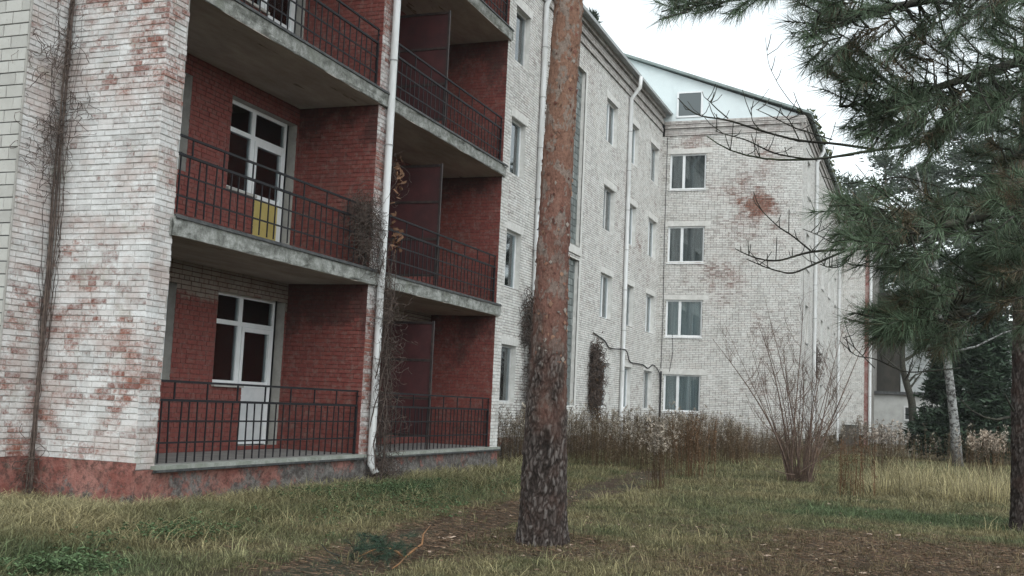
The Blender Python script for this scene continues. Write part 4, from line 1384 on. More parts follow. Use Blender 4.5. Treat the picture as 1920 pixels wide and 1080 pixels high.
# ================================================================ CREEPERS
def strand(g, pts, jit, step=.09, r=.006, m=None, n=3):
    pts = np.array(pts, float); L = np.linalg.norm(np.diff(pts, axis=0), axis=1); s = np.r_[0, np.cumsum(L)]
    k = max(int(s[-1] / step), 4); t = np.linspace(0, s[-1], k)
    P = np.stack([np.interp(t, s, pts[:, i]) for i in range(3)], 1)
    w = np.cumsum(g.normal(0, 1, (k, 3)), 0); w -= np.linspace(0, 1, k)[:, None] * w[-1]
    w = w / (np.abs(w).max() + 1e-6)
    P = P + w * jit * (.5 + g.random())
    rad = r * np.linspace(1, .45, k)
    m.tube(P, rad, n, False)
    return P


def tangle(g, m, c, ext, n, r=.0035, ln=14):
    c = np.array(c, float); ext = np.array(ext, float)
    for _ in range(n):
        p = c + g.uniform(-1, 1, 3) * ext * .8; d = g.normal(size=3); d /= np.linalg.norm(d)
        P = [p]
        for i in range(ln):
            d = d + g.normal(0, .45, 3) - .35 * (P[-1] - c) / (ext * 1.2 + .02) * .3; d[2] -= .06; d /= np.linalg.norm(d)
            P.append(P[-1] + d * .05)
        m.tube(P, r * g.uniform(.6, 1.3), 3, False)


def dryleaves(g, c, ext, n, s=.035):
    V = []; F = []; C = []
    for i in range(n):
        p = np.array(c) + g.normal(0, .45, 3) * np.array(ext); a, b = g.normal(size=(2, 3)) * s; k = len(V)
        V += [p, p + a, p + a + b, p + b * .8]; F += [(k, k + 1, k + 2), (k, k + 2, k + 3)]
        C += [np.array([.155, .085, .052]) * g.uniform(.5, 1.5)] * 4
    return np.array(V), np.array(F), np.array(C)


def creepers():
    g = np.random.default_rng(33)
    # in the inner corner of the end wall
    r = root('dead_creeper', (10.42, 9.9, -.5), 'dead creeper stems climbing the inner corner of the whitewashed end wall', 'creeper', 'dead creepers on the building')
    for i in range(4):
        m = MB(); dx, dy = g.uniform(-.10, .0), g.uniform(-.10, .02)
        strand(g, [(10.40 + dx, 9.88 + dy, -.55), (10.42 + dx * .5, 9.90 + dy * .5, 1.5), (10.43 + dx * .6, 9.92 + dy * .5, 3.5), (10.43 + dx * .5, 9.92, 5.5), (10.44, 9.90 + dy, 8.5)], .035, .1, .019 - .003 * i, m, 5)
        m.build('stem', M['vine'], r, smooth=True)
    m = MB()
    for i in range(5):
        z0 = g.uniform(-.4, 3.5); z1 = z0 + g.uniform(1.5, 4.5)
        strand(g, [(10.40, 9.9 - g.uniform(0, .12), z0), (10.43, 9.92 - g.uniform(0, .14), (z0 + z1) / 2), (10.44, 9.92 - g.uniform(0, .2), z1)], .08, .08, .005, m)
        strand(g, [(10.42, 9.93, z0), (10.36 - g.uniform(0, .3), 9.945, (z0 + z1) / 2), (10.36 - g.uniform(0, .2), 9.945, z1)], .06, .08, .0045, m)
    tangle(g, m, (10.34, 9.90, 4.05), (.16, .05, .35), 34); tangle(g, m, (10.43, 9.66, 4.25), (.03, .18, .25), 20)
    tangle(g, m, (10.40, 9.85, 5.9), (.06, .15, .5), 20); tangle(g, m, (10.2, 9.92, 3.6), (.2, .03, .5), 40); tangle(g, m, (10.35, 9.85, -.2), (.12, .12, .3), 40)
    tangle(g, m, (10.2, 9.9, 4.9), (.25, .03, .5), 40)
    m.build('twigs', M['vine'], r)['kind'] = 'stuff'
    # on the downpipe and the first floor railing
    r = root('dead_creeper', (16.2, 8.3, -.5), 'thick dead creeper wrapped round the white downpipe between the two balconies', 'creeper', 'dead creepers on the building')
    for i in range(5):
        m = MB(); a = i * 1.3
        pts = [(16.15 + g.uniform(-.1, .35), 8.27 + g.uniform(-.08, .0), -.55)]
        z = 0.2
        while z < 3.7:
            pts.append((16.15 + .11 * math.cos(a + z * 2.1) + .07 * (i > 2), 8.36 + .10 * math.sin(a + z * 2.1) - .03, z)); z += .35
        strand(g, pts, .05, .09, .013, m, 5); m.build('stem', M['vine'], r, smooth=True)
    m = MB()
    for i in range(34):
        z0 = g.uniform(-.5, 1.2); z1 = g.uniform(2.0, 3.6); x = 16.2 + g.uniform(-.12, .40)
        strand(g, [(x + g.normal(0, .1), 8.32, z0), (x, 8.33, (z0 + z1) / 2), (16.1 + g.uniform(-.1, .2), 8.36, z1)], .14, .07, .0045, m)
    for i in range(14):
        strand(g, [(16.1, 8.36, 3.2 + g.uniform(-.3, .4)), (15.7, 8.46, 3.75), (15.5 - g.uniform(-.2, .35), 8.50, 3.85 - g.uniform(0, .5))], .09, .07, .005, m)
    tangle(g, m, (15.52, 8.50, 3.92), (.33, .08, .16), 210); tangle(g, m, (15.62, 8.49, 3.55), (.24, .07, .28), 150); tangle(g, m, (15.75, 8.46, 3.2), (.16, .06, .22), 70)
    tangle(g, m, (16.2, 8.3, 2.55), (.18, .08, .5), 80); tangle(g, m, (16.3, 8.3, 1.6), (.22, .09, .6), 95); tangle(g, m, (16.35, 8.28, .6), (.25, .1, .6), 80); tangle(g, m, (16.35, 8.26, -.25), (.35, .12, .3), 120)
    tangle(g, m, (16.4, 8.4, 4.6), (.05, .05, .5), 14)
    m.build('twigs', M['vine'], r)['kind'] = 'stuff'
    V1 = dryleaves(g, (16.55, 8.38, 3.62), (.20, .06, .24), 45); V2 = dryleaves(g, (16.50, 8.36, 4.7), (.18, .06, .25), 36)
    V3 = dryleaves(g, (16.4, 8.34, 4.2), (.1, .05, .6), 12)
    off = 0; Vs = []; Fs = []; Cs = []
    for (V, F, C) in (V1, V2, V3): Vs.append(V); Fs.append(F + off); Cs.append(C); off += len(V)
    put('dry_leaves', np.concatenate(Vs), np.concatenate(Fs), np.concatenate(Cs), M['leaf'], r, kind='stuff')
    # on the second pipe, half behind the pine
    r = root('dead_creeper', (28.2, 9.9, -.5), 'dark dead creeper on the wall pipe half hidden behind the big pine trunk', 'creeper', 'dead creepers on the building')
    m = MB()
    for i in range(26):
        x = 28.3 + g.normal(0, .16)
        strand(g, [(x, 9.98, -.5), (x + g.normal(0, .1), 9.99, 1.6), (28.15 + g.normal(0, .15), 10.0, g.uniform(2.5, 3.9))], .12, .1, .007, m)
    m.build('stem', M['vine'], r)['kind'] = 'stuff'
    m = MB(); tangle(g, m, (28.0, 9.98, 3.2), (.30, .12, .75), 300, .006); tangle(g, m, (28.2, 9.98, 1.2), (.32, .12, 1.3), 200, .006)
    m.build('twigs', M['vine'], r)['kind'] = 'stuff'
    # by the window left of the third pipe
    r = root('dead_creeper', (34.7, 10.0, -.5), 'dense brown dead creeper climbing beside the ground floor window left of the white pipe', 'creeper', 'dead creepers on the building')
    m = MB()
    for i in range(30):
        x = 34.75 + g.normal(0, .28)
        strand(g, [(x, 10.05, -.5), (x + g.normal(0, .1), 10.05, 1.4), (34.7 + g.normal(0, .22), 10.1, g.uniform(2.2, 3.4))], .15, .1, .008, m)
    m.build('stem', M['vine'], r)['kind'] = 'stuff'
    m = MB(); tangle(g, m, (34.55, 10.05, 2.0), (.28, .10, 1.25), 520, .008); tangle(g, m, (35.1, 10.05, 1.6), (.45, .08, 1.1), 130, .006)
    m.build('twigs', M['vine'], r)['kind'] = 'stuff'
    V, F, C = dryleaves(g, (34.8, 10.0, 1.6), (.5, .1, 1.3), 260, .05)
    put('dry_leaves', V, F, C * np.array([.8, .9, .9]), M['leaf'], r, kind='stuff')
    # thin one on the far wing side
    r = root('dead_creeper', (49.6, 4.4, -.5), 'thin dead creeper on the far wing side beside its downpipe', 'creeper', 'dead creepers on the building')
    m = MB()
    for i in range(16):
        x = 49.6 + g.normal(0, .25); strand(g, [(x, 4.5, -.5), (x, 4.5, 1.5), (x + g.normal(0, .2), 4.5, g.uniform(2.5, 4.5))], .15, .12, .009, m)
    m.build('stem', M['vine'], r)['kind'] = 'stuff'
    m = MB(); tangle(g, m, (49.7, 4.48, 3.4), (.4, .08, .9), 160, .008); m.build('twigs', M['vine'], r)['kind'] = 'stuff'


creepers()


# ================================================================ PINES
def bark_trunk(base, htop, r0, r1, lean, seed, nu, nz, zsw, zlen, flare=.22, scar=None, prof=None, k=1.0):
    """tapered trunk whose plates are real relief: cells of a stretched Voronoi pattern"""
    zz = np.linspace(-.15, htop, nz); th = np.linspace(0, 2 * np.pi, nu, endpoint=False)
    V = np.zeros((nz, nu, 3)); PL = np.zeros((nz, nu)); UP = np.zeros((nz, nu)); RN = np.zeros((nz, nu))
    ct, st = np.cos(th), np.sin(th)
    for i, z in enumerate(zz):
        t = max(z, 0) / htop
        r = (float(np.interp(max(z, 0), *prof)) if prof else r0 + (r1 - r0) * min(t ** .8, 1)) + flare * r0 * math.exp(-max(z, 0) / .22) * .35
        cx = base[0] + lean[0] * z + .03 * math.sin(z * .7 + seed); cy = base[1] + lean[1] * z + .035 * math.sin(z * .55)
        for j in range(nu):
            q = Vector((ct[j] * r * 21.0 * k + seed * 7.1, st[j] * r * 21.0 * k, z * 9.5 * k))
            wv = mnoise.noise(q * .7); w2 = mnoise.noise(q * 1.9 + Vector((9, 3, 5))); q2 = q + Vector((wv * .8 + w2 * .35, wv * .6 - w2 * .35, wv * 1.3 + w2 * .5))
            d, pts = mnoise.voronoi(q2)
            e = min(1.0, max(0.0, (d[1] - d[0]) * 2.6))
            idr = (math.sin(pts[0].x * 12.9898 + pts[0].y * 78.233 + pts[0].z * 37.7) * 43758.5453) % 1.0
            up = float(ss(z + .9 * mnoise.noise(Vector((ct[j] * 1.3, st[j] * 1.3, z * 1.1 + seed))) + .55 * mnoise.noise(q * .35), zsw - zlen, zsw + zlen))
            low = .016 * e ** .6 + .014 * idr + .007 * mnoise.noise(q * 2.3)
            hi = .007 * (mnoise.noise(q * .45) > .1) + .006 * idr * (e > .12) + .005 * mnoise.noise(q * .9) + .004 * mnoise.noise(q * 2.1)
            rr = r + (low - .02) * (1 - up) + (hi - .006) * up
            rr += .07 * math.exp(-max(z, 0) / .17) * max(0, mnoise.noise(Vector((ct[j] * 1.7, st[j] * 1.7, seed * 3.3))) + .15)
            if scar:
                da = (th[j] - scar[0] + math.pi) % (2 * math.pi) - math.pi
                u = da * r / scar[2]; w = (z - scar[1]) / scar[3]
                kk = u * u + w * w
                rr += -.045 * math.exp(-kk * 2.6) + .026 * math.exp(-((math.sqrt(kk) - 1.05) / .28) ** 2)
                if kk < .5: e *= .3
            V[i, j] = (cx + ct[j] * rr, cy + st[j] * rr, base[2] + z); PL[i, j] = e * (.55 + .45 * idr) if up < .5 else e; UP[i, j] = up; RN[i, j] = idr
    I = np.arange(nz * nu).reshape(nz, nu); J = np.roll(I, -1, 1)
    F = np.stack([I[:-1], J[:-1], J[1:], I[1:]], -1).reshape(-1, 4)
    V = V.reshape(-1, 3) - np.asarray(base)
    return mesh_np('trunk', V, F, M['bark'], {'plate': PL.ravel(), 'up': UP.ravel(), 'rnd': RN.ravel()}, smooth=True)


def needle_crown(g, zc0, zc1, rad, ncl, ntri, size, col, flat=.5, droop=0.0, shape='pine'):
    """clumps of needle slivers round the axis, plus limbs: local arrays"""
    V = np.zeros((ncl, ntri, 3, 3)); C = np.zeros((ncl, ntri, 3, 3)); limbs = []
    for i in range(ncl):
        t = g.random()
        if shape == 'pine':
            z = zc0 + (zc1 - zc0) * t; rr = rad * (math.sin(math.pi * min(.12 + t * .86, 1)) ** .7) * g.uniform(.35, 1.0); cs = rad * .30 * g.uniform(.6, 1.2)
        else:
            z = zc0 + (zc1 - zc0) * t ** 1.25; rr = rad * (1 - t ** 1.25) ** .85 * g.uniform(.55, 1.05) + .05; cs = rad * .17 * g.uniform(.6, 1.2)
        a = g.uniform(0, 6.283); c = np.array([rr * math.cos(a), rr * math.sin(a), z - droop * rr])
        limbs.append((np.array([0, 0, z - .25 * rr]), c))
        p = g.normal(size=(ntri, 3)) * np.array([1, 1, flat]) * cs * .55 + c
        d = g.normal(size=(ntri, 3)); d[:, 2] = np.abs(d[:, 2]) * .6 - .2 * (shape != 'pine'); d += .8 * (p - c) / cs; d /= np.linalg.norm(d, axis=1)[:, None]
        s = np.cross(d, g.normal(size=(ntri, 3))); s /= np.linalg.norm(s, axis=1)[:, None] + 1e-6
        L = size * g.uniform(.6, 1.4, (ntri, 1))
        V[i, :, 0] = p - s * L * .17; V[i, :, 1] = p + s * L * .17; V[i, :, 2] = p + d * L
        C[i] = (np.array(col) * g.uniform(.6, 1.4) * g.uniform(.7, 1.3, (ntri, 1)))[:, None, :]
    n = ncl * ntri
    return V.reshape(-1, 3), np.arange(n * 3).reshape(-1, 3), C.reshape(-1, 3), limbs


def pine(name, base, h, r0, cz0, rad, seed, lab, group=None, ncl=70, ntri=90, size=.3, col=(.035, .055, .03), trunk=None, shape='pine', flat=.5, droop=0., cat='tree', bark='farbark'):
    g = np.random.default_rng(seed)
    base = np.array(base, float)
    r = root(name, base, lab, cat, group)
    if trunk is None:
        m = MB(); k = 12; t = np.linspace(0, 1, k)[:, None]
        w = np.stack([.12 * np.sin(t[:, 0] * 4 + seed), .12 * np.cos(t[:, 0] * 3 + seed), np.zeros(k)], 1) * h * .02
        m.tube(base + w + np.array([0, 0, 1]) * (h * t - .2 * (1 - t)), r0 * (1 - .85 * t[:, 0]), 9); m.build('trunk', M[bark], r, smooth=True)
    V, F, C, limbs = needle_crown(g, cz0, h, rad, ncl, ntri, size, col, flat, droop, shape)
    put('crown', V + base, F, C, M['needle'], r, kind=None)
    m = MB()
    for (p, q) in limbs[:60]:
        mid = (p + q) / 2 + np.array([0, 0, -.06 * rad]); m.tube(np.array([p, mid, q]) + base, [r0 * .22, r0 * .14, r0 * .05], 4)
    m.build('limb', M[bark], r)['kind'] = 'stuff'
    return r


# the big pine by the path
b0 = np.array([11.38, 3.84, float(gz(11.38, 3.84))])
me = bark_trunk(b0, 8.2, .262, .135, (.004, -.010), 1, 190, 700, 2.35, 1.15, scar=(math.atan2(-3.84, -11.38) + .02, 1.05, .05, .19), prof=([0, .3, .8, 1.85, 3.0, 4.2, 6.0, 8.2], [.255, .25, .243, .207, .178, .168, .160, .145]))
bp = pine('pine_tree', b0, 19.0, .15, 11.5, 2.6, 71, 'big scots pine with grey plated bark turning orange higher up, beside the path', trunk=True, ncl=60, ntri=260, size=.22)
link('trunk', me, bp, b0)
mm = MB(); tz = np.linspace(0, 1, 10)[:, None]
topc = b0 + np.array([.004 * 8.2 + .03 * math.sin(8.2 * .7 + 1), -.010 * 8.2 + .035 * math.sin(8.2 * .55), 8.15])
mm.tube(topc * (1 - tz) + (b0 + np.array([0, 0, 18.5])) * tz, .135 * (1 - .8 * tz[:, 0]), 12); mm.build('upper_trunk', plain('orange_upper_bark', (.20, .09, .055), (.25, .15, .10), 5, .9), bp, smooth=True)

# thin flakes peeling from the upper bark
gfl = np.random.default_rng(8); fv = []; ff = []; fc = []
for i in range(520):
    z = gfl.uniform(1.9, 8); a = gfl.uniform(0, 6.283); r_ = float(np.interp(z, [1.85, 3, 4.2, 6, 8.2], [.207, .178, .168, .16, .145])) + gfl.uniform(.001, .007)
    n_ = np.array([math.cos(a), math.sin(a), 0]); t_ = np.array([-math.sin(a), math.cos(a), 0]); c_ = b0 + np.array([.004 * z + .03 * math.sin(z * .7 + 1), -.010 * z + .035 * math.sin(z * .55), z]) + n_ * r_
    w_, h_ = gfl.uniform(.008, .028), gfl.uniform(.010, .04); k_ = len(fv); li = gfl.uniform(.0, .012)
    fv += [c_ - t_ * w_ - n_ * .004, c_ + np.array([0, 0, h_ * .7]) + n_ * .001, c_ + t_ * w_ * gfl.uniform(.6, 1.2) + n_ * li, c_ - np.array([0, 0, h_]) + n_ * li * .5, c_ + n_ * .003]
    ff += [(k_, k_ + 4, k_ + 1), (k_ + 1, k_ + 4, k_ + 2), (k_ + 2, k_ + 4, k_ + 3), (k_ + 3, k_ + 4, k_)]
    cc = np.array([[.13, .058, .044], [.19, .10, .072], [.21, .185, .165], [.09, .042, .034], [.22, .13, .09]])[gfl.integers(0, 5)] * gfl.uniform(.7, 1.2); fc += [cc] * 5
put('bark_flakes', np.array(fv), np.array(ff), np.array(fc), M['leaf'], bp, kind='stuff')

# the pine at the right edge
b1 = np.array([17.46, -1.42, float(gz(17.46, -1.42))])
me = bark_trunk(b1, 9.0, .285, .18, (0.004, -.012), 4, 110, 480, 4.6, .9)
rp = pine('pine_tree', b1, 18, .16, 10.5, 2.6, 72, 'grey plated pine trunk standing at the right edge among fallen leaves', trunk=True, ncl=60, ntri=220, size=.22)
link('trunk', me, rp, b1)
mm = MB(); mm.tube(np.array([b1 + (0, -.1, 8.95), b1 + (.05, -.1, 13), b1 + (0, 0, 17.6)]), [.18, .12, .03], 12); mm.build('upper_trunk', M['farbark'], rp, smooth=True)
for pts in ([(1892, 782), (1868, 787), (1845, 782), (1822, 770), (1800, 748)], [(1900, 770), (1893, 757), (1884, 738)], [(1895, 470), (1870, 462), (1842, 466), (1820, 460)]):
    mm = MB(); mm.tube([at(p[0], p[1], 15.4 - .1 * i) for i, p in enumerate(pts)], np.linspace(.022, .006, len(pts)), 5); mm.build('dead_branch', M['limb'], rp, smooth=True)


# ---------------------------------------------------------------- the near pine whose boughs hang in from the right
def near_pine():
    g = np.random.default_rng(404)
    tb = at(2420, 540, 7.2); tb = np.array([tb[0], tb[1], float(gz(tb[0], tb[1]))])
    r = root('pine_tree', tb, 'near pine with long needled boughs and bare lower limbs reaching in from the right', 'tree')
    k = 14; t = np.linspace(0, 1, k)[:, None]
    m = MB(); m.tube(tb + np.array([0, 0, 1]) * (t * 12 - .2), .17 * (1 - .7 * t[:, 0]), 14); m.build('trunk', M['limb'], r, smooth=True)

    def T(z): return tb + np.array([0, 0, z])

    def curve(pts, n=26):
        pts = np.array(pts, float); s = np.linspace(0, 1, len(pts)); tt = np.linspace(0, 1, n)
        P = np.stack([np.interp(tt, s, pts[:, i]) for i in range(3)], 1)
        for _ in range(2): P[1:-1] = (P[:-2] + 2 * P[1:-1] + P[2:]) / 4
        return P

    def limb(pts, r0, r1, mat='limb', nm='limb'):
        P = curve(pts); m = MB(); m.tube(P, np.linspace(r0, r1, len(P)), 7); m.build(nm, M[mat], r, smooth=True); return P
    A = lambda *q: [at(*p) for p in q]
    live = []
    live.append(limb([T(4.6)] + A((2100, -190, 6.6), (1900, -60, 6.0), (1750, 0, 5.6), (1600, 25, 5.3), (1520, 45, 5.2)), .045, .007))
    live.append(limb([T(3.9)] + A((2150, 0, 6.8), (1930, 110, 6.2), (1800, 150, 5.9), (1680, 190, 5.6), (1575, 200, 5.4)), .045, .006))
    live.append(limb([T(2.9)] + A((2150, 260, 6.7), (1960, 370, 6.0), (1800, 420, 5.5), (1680, 425, 5.2), (1590, 400, 5.0)), .042, .006))
    live.append(limb([T(2.2)] + A((2150, 480, 6.7), (1960, 530, 6.0), (1820, 560, 5.6), (1720, 590, 5.3), (1655, 600, 5.2)), .036, .006))
    live.append(limb([T(3.4)] + A((2200, 130, 7.0), (2010, 220, 6.8), (1890, 300, 6.6), (1840, 420, 6.4)), .036, .006))
    live.append(limb([T(5.2)] + A((2000, -330, 6.6), (1750, -190, 6.4), (1560, -80, 6.2), (1420, -30, 6.1), (1300, 5, 6.0), (1240, 22, 6.0)), .035, .004))
    # bare lower limbs, tips turned up
    dead = [([T(3.7)] + A((2150, 60, 7.2), (1920, 165, 7.0), (1850, 200, 6.9), (1800, 230, 6.85), (1750, 260, 6.8), (1700, 277, 6.7), (1625, 281, 6.6), (1570, 296, 6.5), (1500, 300, 6.4), (1440, 301, 6.3), (1365, 285, 6.2), (1325, 255, 6.2)), .036, .005),
            (A((1640, 280, 6.6), (1560, 268, 6.6), (1500, 265, 6.5), (1425, 245, 6.4), (1365, 224, 6.3), (1315, 219, 6.3), (1290, 205, 6.3), (1271, 184, 6.3)), .018, .004),
            (A((1365, 222, 6.3), (1345, 205, 6.25), (1330, 190, 6.2), (1322, 183, 6.2)), .008, .003),
            (A((1425, 246, 6.4), (1410, 225, 6.4), (1408, 200, 6.35)), .006, .003),
            (A((1500, 265, 6.5), (1480, 225, 6.5), (1455, 205, 6.5), (1430, 195, 6.5)), .008, .003),
            (A((1600, 290, 6.6), (1520, 300, 6.3), (1450, 288, 6.1), (1400, 262, 6.0), (1360, 252, 6.0), (1340, 245, 6.0)), .013, .003),
            (A((1440, 300, 6.3), (1416, 292, 6.3), (1414, 272, 6.3)), .006, .003),
            (A((1540, 240, 6.5), (1485, 195, 6.5), (1460, 160, 6.5), (1441, 122, 6.5), (1435, 70, 6.5)), .006, .002),
            (A((1560, 262, 6.5), (1490, 240, 6.2), (1440, 215, 6.1), (1418, 205, 6.1)), .009, .003),
            ([T(2.7)] + A((2150, 330, 6.9), (1960, 400, 6.6), (1820, 440, 6.4), (1680, 455, 6.2), (1625, 467, 6.1), (1570, 469, 6.0), (1520, 470, 6.0), (1480, 484, 5.9), (1450, 493, 5.9), (1405, 481, 5.8), (1378, 466, 5.8)), .028, .004),
            (A((1650, 445, 6.2), (1615, 459, 6.1), (1602, 472, 6.0), (1582, 497, 6.0), (1568, 502, 6.0), (1552, 501, 6.0), (1537, 495, 6.0)), .010, .004),
            (A((1590, 468, 6.1), (1541, 489, 6.0), (1495, 510, 5.9), (1478, 513, 5.9), (1440, 503, 5.9), (1400, 486, 5.8)), .014, .004),
            (A((1590, 462, 6.1), (1560, 455, 6.1), (1537, 442, 6.0), (1505, 429, 6.0)), .009, .003),
            (A((1520, 470, 6.0), (1486, 442, 6.0), (1460, 426, 5.9), (1435, 402, 5.9), (1415, 380, 5.9)), .010, .003),
            (A((1640, 500, 6.1), (1600, 497, 6.0), (1578, 490, 6.0)), .006, .003),
            (A((1760, 350, 6.6), (1690, 330, 6.5), (1640, 340, 6.4), (1580, 345, 6.3), (1540, 330, 6.3)), .010, .003),
            (A((1640, 690, 6.3), (1600, 650, 6.2), (1580, 632, 6.2)), .006, .003),
            (A((1800, 690, 6.6), (1700, 700, 6.4), (1640, 672, 6.3), (1605, 668, 6.3), (1575, 640, 6.2)), .009, .003)]
    for i, (pts, r0, r1) in enumerate(dead):
        P = limb(pts, r0 * .5, r1 * .62, 'limb_moss' if i == 0 else 'limb', 'bare_limb')
        m = MB(); n_ = 0
        for q in range(int(len(pts) * 1.3)):                    # short spurs
            j = int(g.integers(4, len(P) - 1)); d = g.normal(size=3); d[2] = abs(d[2]) + .3; d /= np.linalg.norm(d); L = g.uniform(.03, .16)
            m.tube([P[j], P[j] + d * L * .6, P[j] + d * L + np.array([0, 0, .02])], [.0028, .0024, .002], 4, False); n_ += 1
        if n_: m.build('spurs', M['limb'], r)['kind'] = 'stuff'
    skel = np.concatenate(live)
    sx, sy, sdp = pix(skel)

    def inside(p, poly):
        c = False; n = len(poly); j = n - 1
        for i in range(n):
            if (poly[i][1] > p[1]) != (poly[j][1] > p[1]) and p[0] < (poly[j][0] - poly[i][0]) * (p[1] - poly[i][1]) / (poly[j][1] - poly[i][1]) + poly[i][0]: c = not c
            j = i
        return c
    polys = [([(1235, 5), (1300, -15), (1420, -40), (1480, -40), (1460, 5), (1310, 25), (1240, 40)], 26, 0.0),
             ([(1500, -40), (1960, -60), (1960, 230), (1820, 215), (1690, 180), (1570, 165), (1515, 95)], 190, .10),
             ([(1560, 165), (1630, 140), (1800, 190), (1780, 290), (1610, 245)], 70, .08),
             ([(1560, 395), (1640, 355), (1780, 370), (1960, 330), (1960, 560), (1720, 520), (1600, 460)], 145, .14),
             ([(1630, 600), (1680, 560), (1790, 530), (1800, 640), (1660, 635)], 72, .15),
             ([(1820, 200), (1960, 180), (1960, 620), (1850, 580)], 70, .15)]
    cells = {}
    rt = R[:, 0]; upv = R[:, 1]; fw = -R[:, 2]
    for pi, (poly, n, brown) in enumerate(polys):
        xs = [p[0] for p in poly]; ys = [p[1] for p in poly]; made = 0; tries = 0
        while made < n and tries < 20000:
            tries += 1
            p = (g.uniform(min(xs), max(xs)), g.uniform(min(ys), max(ys)))
            if not inside(p, poly): continue
            ok = (sx > p[0] - 20)
            dist = np.hypot(sx - p[0], (sy - p[1]) * 1.1) + (~ok) * 900
            j = int(np.argmin(dist)); dep = sdp[j] + g.normal(0, .28)
            tip = at(p[0], p[1], dep)
            base = skel[j]
            ax = tip - base; ax = ax + (-rt * .45 + upv * g.normal(.05, .28) + fw * g.normal(0, .25)) * np.linalg.norm(ax) * .8 + (-rt * .10); ax /= np.linalg.norm(ax)
            cells.setdefault((j // 9, int(p[1] // 110)), []).append((base, tip, ax, brown)); made += 1
    for key, lst in cells.items():
        Vn = []; Cn = []; m = MB()
        for (base, tip, ax, brown) in lst:
            L = g.uniform(.16, .30)
            st = tip - ax * L * .5; en = tip + ax * L * .5
            m.tube([base, (base + st) / 2 - np.array([0, 0, .02]), st, en], [.006, .005, .0045, .003], 4, False)
            n = int(g.integers(85, 140))
            tt = g.random(n) ** .8; p = st[None] + (en - st)[None] * tt[:, None]
            d = g.normal(size=(n, 3)); d -= (d @ ax)[:, None] * ax; d /= np.linalg.norm(d, axis=1)[:, None]
            an = g.uniform(.25, 1.15, (n, 1)); nd = ax * np.cos(an) + d * np.sin(an); nd[:, 2] -= .12; nd /= np.linalg.norm(nd, axis=1)[:, None]
            ln = g.uniform(.08, .145, (n, 1)); sd_ = np.cross(nd, g.normal(size=(n, 3))); sd_ /= np.linalg.norm(sd_, axis=1)[:, None]
            w = .0017
            Vn.append(np.stack([p - sd_ * w, p + sd_ * w, p + nd * ln], 1).reshape(-1, 3))
            isb = g.random() < brown
            c0 = np.array([.105, .078, .046]) if isb else np.array([.062, .090, .054]) * g.uniform(.65, 1.7)
            c = np.where((g.random(n) < (.85 if isb else .06))[:, None], np.array([.10, .075, .044]), c0 if not isb else np.array([.05, .055, .03])) * g.uniform(.6, 1.4, (n, 1))
            Cn.append(np.repeat(c, 3, 0))
        V = np.concatenate(Vn)
        put('needle_spray', V, np.arange(len(V)).reshape(-1, 3), np.concatenate(Cn), M['needle'], r, kind='stuff' if len(lst) < 6 else None)
        m.build('twig', M['limb'], r)['kind'] = 'stuff'


near_pine()


# ================================================================ FALLEN BRANCH
def fallen():
    g = np.random.default_rng(77)
    b = np.array([9.35, 4.5, float(gz(9.35, 4.5))])
    r = root('fallen_branch', b, 'fallen green pine branch with a bare orange twig lying on the brown path', 'branch')

    def G(px_, py_, h=.02):
        v = at(px_, py_, 1.) - CAM; z = -.56; p = CAM + v * ((z - CAM[2]) / v[2]); p[2] = float(gz(p[0], p[1])) + h; return p
    m = MB(); m.tube([G(672, 1052, .03), G(700, 1044, .05), G(728, 1043, .06), G(745, 1048, .05), G(758, 1056, .04), G(775, 1047, .07), G(790, 1042, .10), G(792, 1030, .14), G(806, 1018, .17)], [.007, .009, .011, .012, .012, .011, .010, .008, .005], 6)
    m.build('bare_twig', M['orange_stick'], r, smooth=True)
    m = MB(); m.tube([G(758, 1056, .04), G(748, 1066, .03), G(735, 1076, .03)], [.009, .007, .004], 6); m.build('bare_twig', M['orange_stick'], r, smooth=True)
    Vn = []; Cn = []; m = MB()
    for i in range(60):
        c = G(g.normal(706, 30), g.normal(1050, 13), g.uniform(.02, .17)); ax = g.normal(size=3); ax[2] = abs(ax[2]) * .3; ax /= np.linalg.norm(ax)
        L = .14; n = 80; tt = g.random(n); st = c - ax * L * .5
        m.tube([st, c + ax * L * .5], [.004, .003], 4, False)
        p = st + ax * L * tt[:, None]; d = g.normal(size=(n, 3)); d -= (d @ ax)[:, None] * ax; d /= np.linalg.norm(d, axis=1)[:, None]
        nd = ax * .7 + d * .7; ln = g.uniform(.05, .08, (n, 1)); s = np.cross(nd, g.normal(size=(n, 3))); s /= np.linalg.norm(s, axis=1)[:, None]
        Vn.append(np.stack([p - s * .0013, p + s * .0013, p + nd * ln], 1).reshape(-1, 3)); Cn.append(np.repeat(np.array([.032, .062, .038]) * g.uniform(.6, 1.5, (n, 1)), 3, 0))
    V = np.concatenate(Vn); put('needles', V, np.arange(len(V)).reshape(-1, 3), np.concatenate(Cn), M['needle'], r)
    m.build('twigs', M['limb'], r)['kind'] = 'stuff'
    r2 = root('fallen_stick', G(625, 1052), 'small dead stick lying on the path left of the fallen pine branch', 'stick')
    m = MB(); m.tube([G(602, 1034, .05), G(615, 1046, .04), G(628, 1050, .04), G(650, 1053, .02)], [.005, .007, .009, .006], 5); m.build('wood', M['limb'], r2, smooth=True)


fallen()


